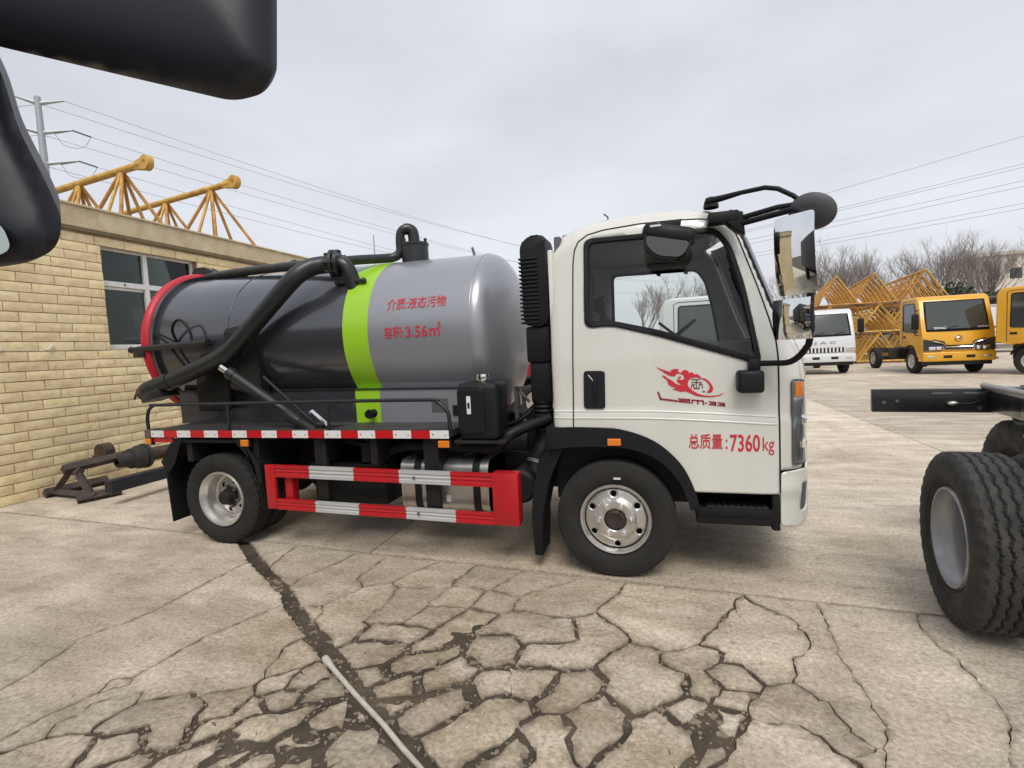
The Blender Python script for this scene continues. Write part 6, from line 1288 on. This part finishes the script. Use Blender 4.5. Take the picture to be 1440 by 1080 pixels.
obj('lamp_cable', MB().tube([MC @ Vector(p) for p in ((.42, 1.29, .985), (.52, 1.28, .985), (.62, 1.285, 1.02), (.70, 1.285, .985), (.9, 1.285, .97), (1.1, 1.28, .965))], .005, 6, k=5), BLACKP, tb)
for i_, (x, z) in enumerate(((.02, .99), (.10, 1.0), (.75, .95), (.82, 1.05), (.90, .95), (1.0, 1.03), (.68, .94), (.57, .95))): obj('bolt', MB().add(*(lambda q: (q.V, q.F))(MB().cyl((x, 1.302, z), (x, 1.286, z), .012, n=6)), MC), STEELG, tb)
CB_('bracket', BLK, .78, .86, 1.10, 1.30, .88, 1.11); CB_('bracket_tab', STEELG, .60, .80, 1.20, 1.29, 1.09, 1.10, .002)
obj('air_hose', MB().tube([MC @ Vector(q) for q in ((.72, 1.25, .94), (.66, 1.0, .90), (.60, .7, .93), (.58, .45, .90), (.6, .1, .95), (.62, -.4, .93))], .014, 8, k=5), BLACKP, cz)
obj('shock_absorber', MB().tube([MC @ Vector((.60, .55, .97)), MC @ Vector((.58, .15, .52))], .035, 12), BLK, cz)
for s, x in ((0, .62), (1, 1.36)):
    CB_('frame_rail', BLK, x, x + .075, -3.4, 1.30, .93, 1.07)
    obj('rail_pipe', MB().tube([MC @ Vector((x - .02 + .05 * s, 1.32, 1.105)), MC @ Vector((x - .03 + .05 * s, -3.0, 1.10))], .022, 10), mat('galvanised_pipe', (.33, .32, .30), .45, metal=.5), cz)
CB_('cross_member', BLK, .62, 1.43, .85, .95, .94, 1.05); CB_('cross_member', BLK, .62, 1.43, -.5, -.38, .94, 1.05)
obj('air_tank', MB().tube([MC @ Vector((.60, .35, .90)), MC @ Vector((1.3, .35, .90))], .085, 20).ico(tuple(MC @ Vector((.60, .35, .90))), .085, 2, (.5, .5, 1)), BLK, cz)
for dz, dy in ((.02, .0), (-.05, .06), (-.09, -.02), (.06, .05)): obj('air_fitting', MB().ico(tuple(MC @ Vector((.58, .35 + dy, .88 + dz))), .016, 1), STEELG, cz)
obj('axle_beam', MB().tube([MC @ Vector((.2, 0, RW)), MC @ Vector((1.9, 0, RW))], .09, 14).ico(tuple(MC @ Vector((1.05, 0, RW))), .22, 2), BLK, cz)
obj('leaf_spring', MB().tube([MC @ Vector((.64, -.75, .86)), MC @ Vector((.64, 0, .68)), MC @ Vector((.64, .75, .86))], .05, 8, k=6), BLK, cz)
w3 = big_wheel(1.56, 0, DUSTY, False)
w4 = big_wheel(1.87, 0, DUSTY, False, w3, 'inner_tyre')

# ------------------------------------------------------------------ truck beside the photographer: only its mirrors reach into the frame
nt_ = cabover('parked_truck', 'truck close at the left edge showing only its black mirror housings', (-1.35, -4.55, 0), R(8), mat('dark_blue_paint', (.02, .025, .045), .35, coat=.4), 2.5, 2.0, None, style='white', chassis=False, detail=False)  # out-of-frame cab painted dark for the tank's reflections
obj('reflection_box', MB().box(-8.0, -1.75, -1.1, 1.1, .95, 3.1, .03), mat('reflection_box_grey', (.05, .055, .07), .6), nt_, smooth=25)  # unseen truck body, added as a dark shape for the tank to reflect
obj('box_frame', MB().box(-7.9, -.5, -.45, .45, .55, .95), BLACKM, nt_, smooth=0)
for s_ in (-1, 1): obj('wheel', MB().lathe([(0, 0), (.24, 0), (.41, .03), (.41, .45), (0, .45)], 30, (-5.6, s_ * .8 - .22, .41), 'y'), RUBBER, nt_)
bpy.context.view_layer.update()
INV = nt_.matrix_world.inverted()
MHOUS = mat('mirror_black_plastic', (.008, .010, .016), .42, var=.15, scale=4, bump=.03, bscale=500, spec=.4)
# frame of the mirror group: across, up, and away from the driver
MO = Vector((-.42, -2.70, 1.93)); mr_ = Vector((.957, .287, -.05)); mn_ = Vector((-.29, .954, -.07)).normalized(); mu_ = mr_.cross(mn_).normalized(); de_ = Vector((-.76, .49, .42)).normalized()
def housing(name, poly, depth, bev, par, m, c=0., tilt=0.):
    E_ = [(Vector(poly[i]), Vector(poly[(i + 1) % len(poly)])) for i in range(len(poly))]
    def edge(a, b):
        q = Vector((a, b)); return min((q - (e0 + (e1 - e0) * max(0, min(1, (q - e0).dot(e1 - e0) / max(1e-9, (e1 - e0).length_squared))))).length for e0, e1 in E_)
    mb = MB()
    if bev:      # moulded housing: pillow front, straight sides, flat back
        f_ = lambda a, b: (a, -bev * math.sqrt(max(0, 1 - (1 - min(edge(a, b) / (bev * 1.7), 1)) ** 2)) - .012 * min(edge(a, b) / .12, 1) , b)
        mb.add(*sheet(poly, [], .016, f_)); mb.prism(poly, .0005, depth, 0)
    else: mb.prism(poly, 0, depth, 0)
    out_ = MB()
    for v in mb.V: out_.V.append(tuple(INV @ (MO + mr_ * v[0] + mu_ * v[2] + de_ * (v[1] + c + tilt * v[0]))))
    out_.F = mb.F; return obj(name, out_, m, par, smooth=50)
ma = obj('mirror_arm', MB().tube([INV @ p for p in (Vector((-1.55, -3.52, 1.35)), Vector((-1.15, -3.05, 1.45)), Vector((-.98, -2.86, 1.60)), Vector((-.96, -2.84, 2.1)), Vector((-1.15, -3.05, 2.28)), Vector((-1.62, -3.56, 2.3)))], .018, 10, k=5), MHOUS, nt_)

up_ = round_poly([(.292, .26), (.292, -.02), (.275, -.045), (.235, -.055), (-.067, .016), (-.30, .075), (-.30, .30)], .03, 5)
mh = housing('mirror_housing', up_, .10, .07, ma, MHOUS, -.02, .10)
gl_ = round_poly([(.27, .23), (.27, -.01), (.235, -.03), (-.067, .036), (-.28, .09), (-.28, .28)], .03, 5); housing('mirror_glass', gl_, .004, .0, mh, MIRROR, .082, .10)
lo_ = round_poly([(-.095, .035), (-.066, -.02), (-.046, -.09), (-.008, -.165), (.014, -.215), (.006, -.252), (-.03, -.27), (-.16, -.285), (-.24, -.24), (-.24, .05)], .025, 5)
ml = housing('mirror_housing', lo_, .12, .05, ma, MHOUS, .03, .08)
gl2 = round_poly([(-.085, -.195), (-.062, -.205), (-.05, -.235), (-.075, -.245), (-.2, -.25), (-.22, -.21)], .015, 4); housing('mirror_glass', gl2, .004, .0, ml, mat('grey_mirror', (.45, .5, .47), .1, metal=.8), -.035, .08)
# ------------------------------------------------------------------ scrap axle on its stand by the wall, loose beam
ax_ = root('scrap_axle', 'rusty axle with brake drums propped on an A-shaped steel stand by the brick wall', 'axle', (-6.5, 1.0, 0))
RB = mat('brown_angle_steel', (.075, .055, .045), .75, var=.5, scale=10, col2=(.035, .03, .03))
def barx(a, b, w_, m, name, par=ax_): return obj(name, MB().tube([a, b], w_, 4), m, par, smooth=0)
barx((-6.88, .95, .04), (-6.54, .95, .34), .045, RB, 'stand_leg'); barx((-6.15, .90, .04), (-6.46, .95, .34), .045, RB, 'stand_leg')
barx((-6.95, .95, .05), (-6.05, .88, .05), .05, RB, 'stand_foot'); barx((-6.15, .74, .045), (-6.0, 1.12, .05), .06, RB, 'stand_foot'); barx((-7.0+.12, .85, .06), (-6.8, 1.5, .06), .06, RB, 'stand_foot')
barx((-6.62, .95, .32), (-6.38, .95, .32), .05, RB, 'stand_plate')
barx((-6.50, .84, .365), (-6.40, 1.50, .40), .06, RB, 'axle_beam')
obj('brake_drum', MB().lathe([(.04, -.26), (.085, -.24), (.10, -.10), (.13, -.09), (.14, 0), (.155, .01), (.155, .05), (.14, .055), (.14, .075), (.165, .08), (.165, .12), (.14, .13), (.09, .16), (0, .16)], 28, (-6.38, 1.62, .34), 'y'), mat('drum_dark_iron', (.035, .033, .033), .6, var=.4, scale=12), ax_)
obj('hub', MB().lathe([(0, -.06), (.11, -.06), (.11, .06), (0, .06)], 22, (-6.78, 1.50, .44), 'y').box(-6.9, -6.5, 1.42, 1.5, .34, .40), RUST, ax_)
obj('axle_tube', MB().tube([(-6.38, 1.75, .34), (-6.2, 3.6, .36)], .09, 14).ico((-6.3, 2.3, .36), .19, 2).tube([(-6.25, 1.9, .28), (-6.0, 2.6, .34)], .05, 8), RUST, ax_)
obj('stand_rear', MB().tube([(-6.3, 3.5, .0), (-6.2, 3.5, .42)], .06, 4).tube([(-5.8, 3.5, .0), (-5.9, 3.5, .42)], .06, 4), RB, ax_, smooth=0)
sb = obj('steel_beam', MB().box(-5.66, -5.54, .72, 3.6, .15, .29, .006).box(-5.66, -5.54, 1.7, 1.8, 0, .15).box(-5.66, -5.54, 3.2, 3.3, 0, .15), mat('beam_navy_black', (.014, .014, .025), .5, var=.3, scale=6), smooth=0, loc=(-5.56, 2.9, 0)); tag(sb, 'dark steel beam on low blocks between the scrap axle and the tank truck', 'beam')
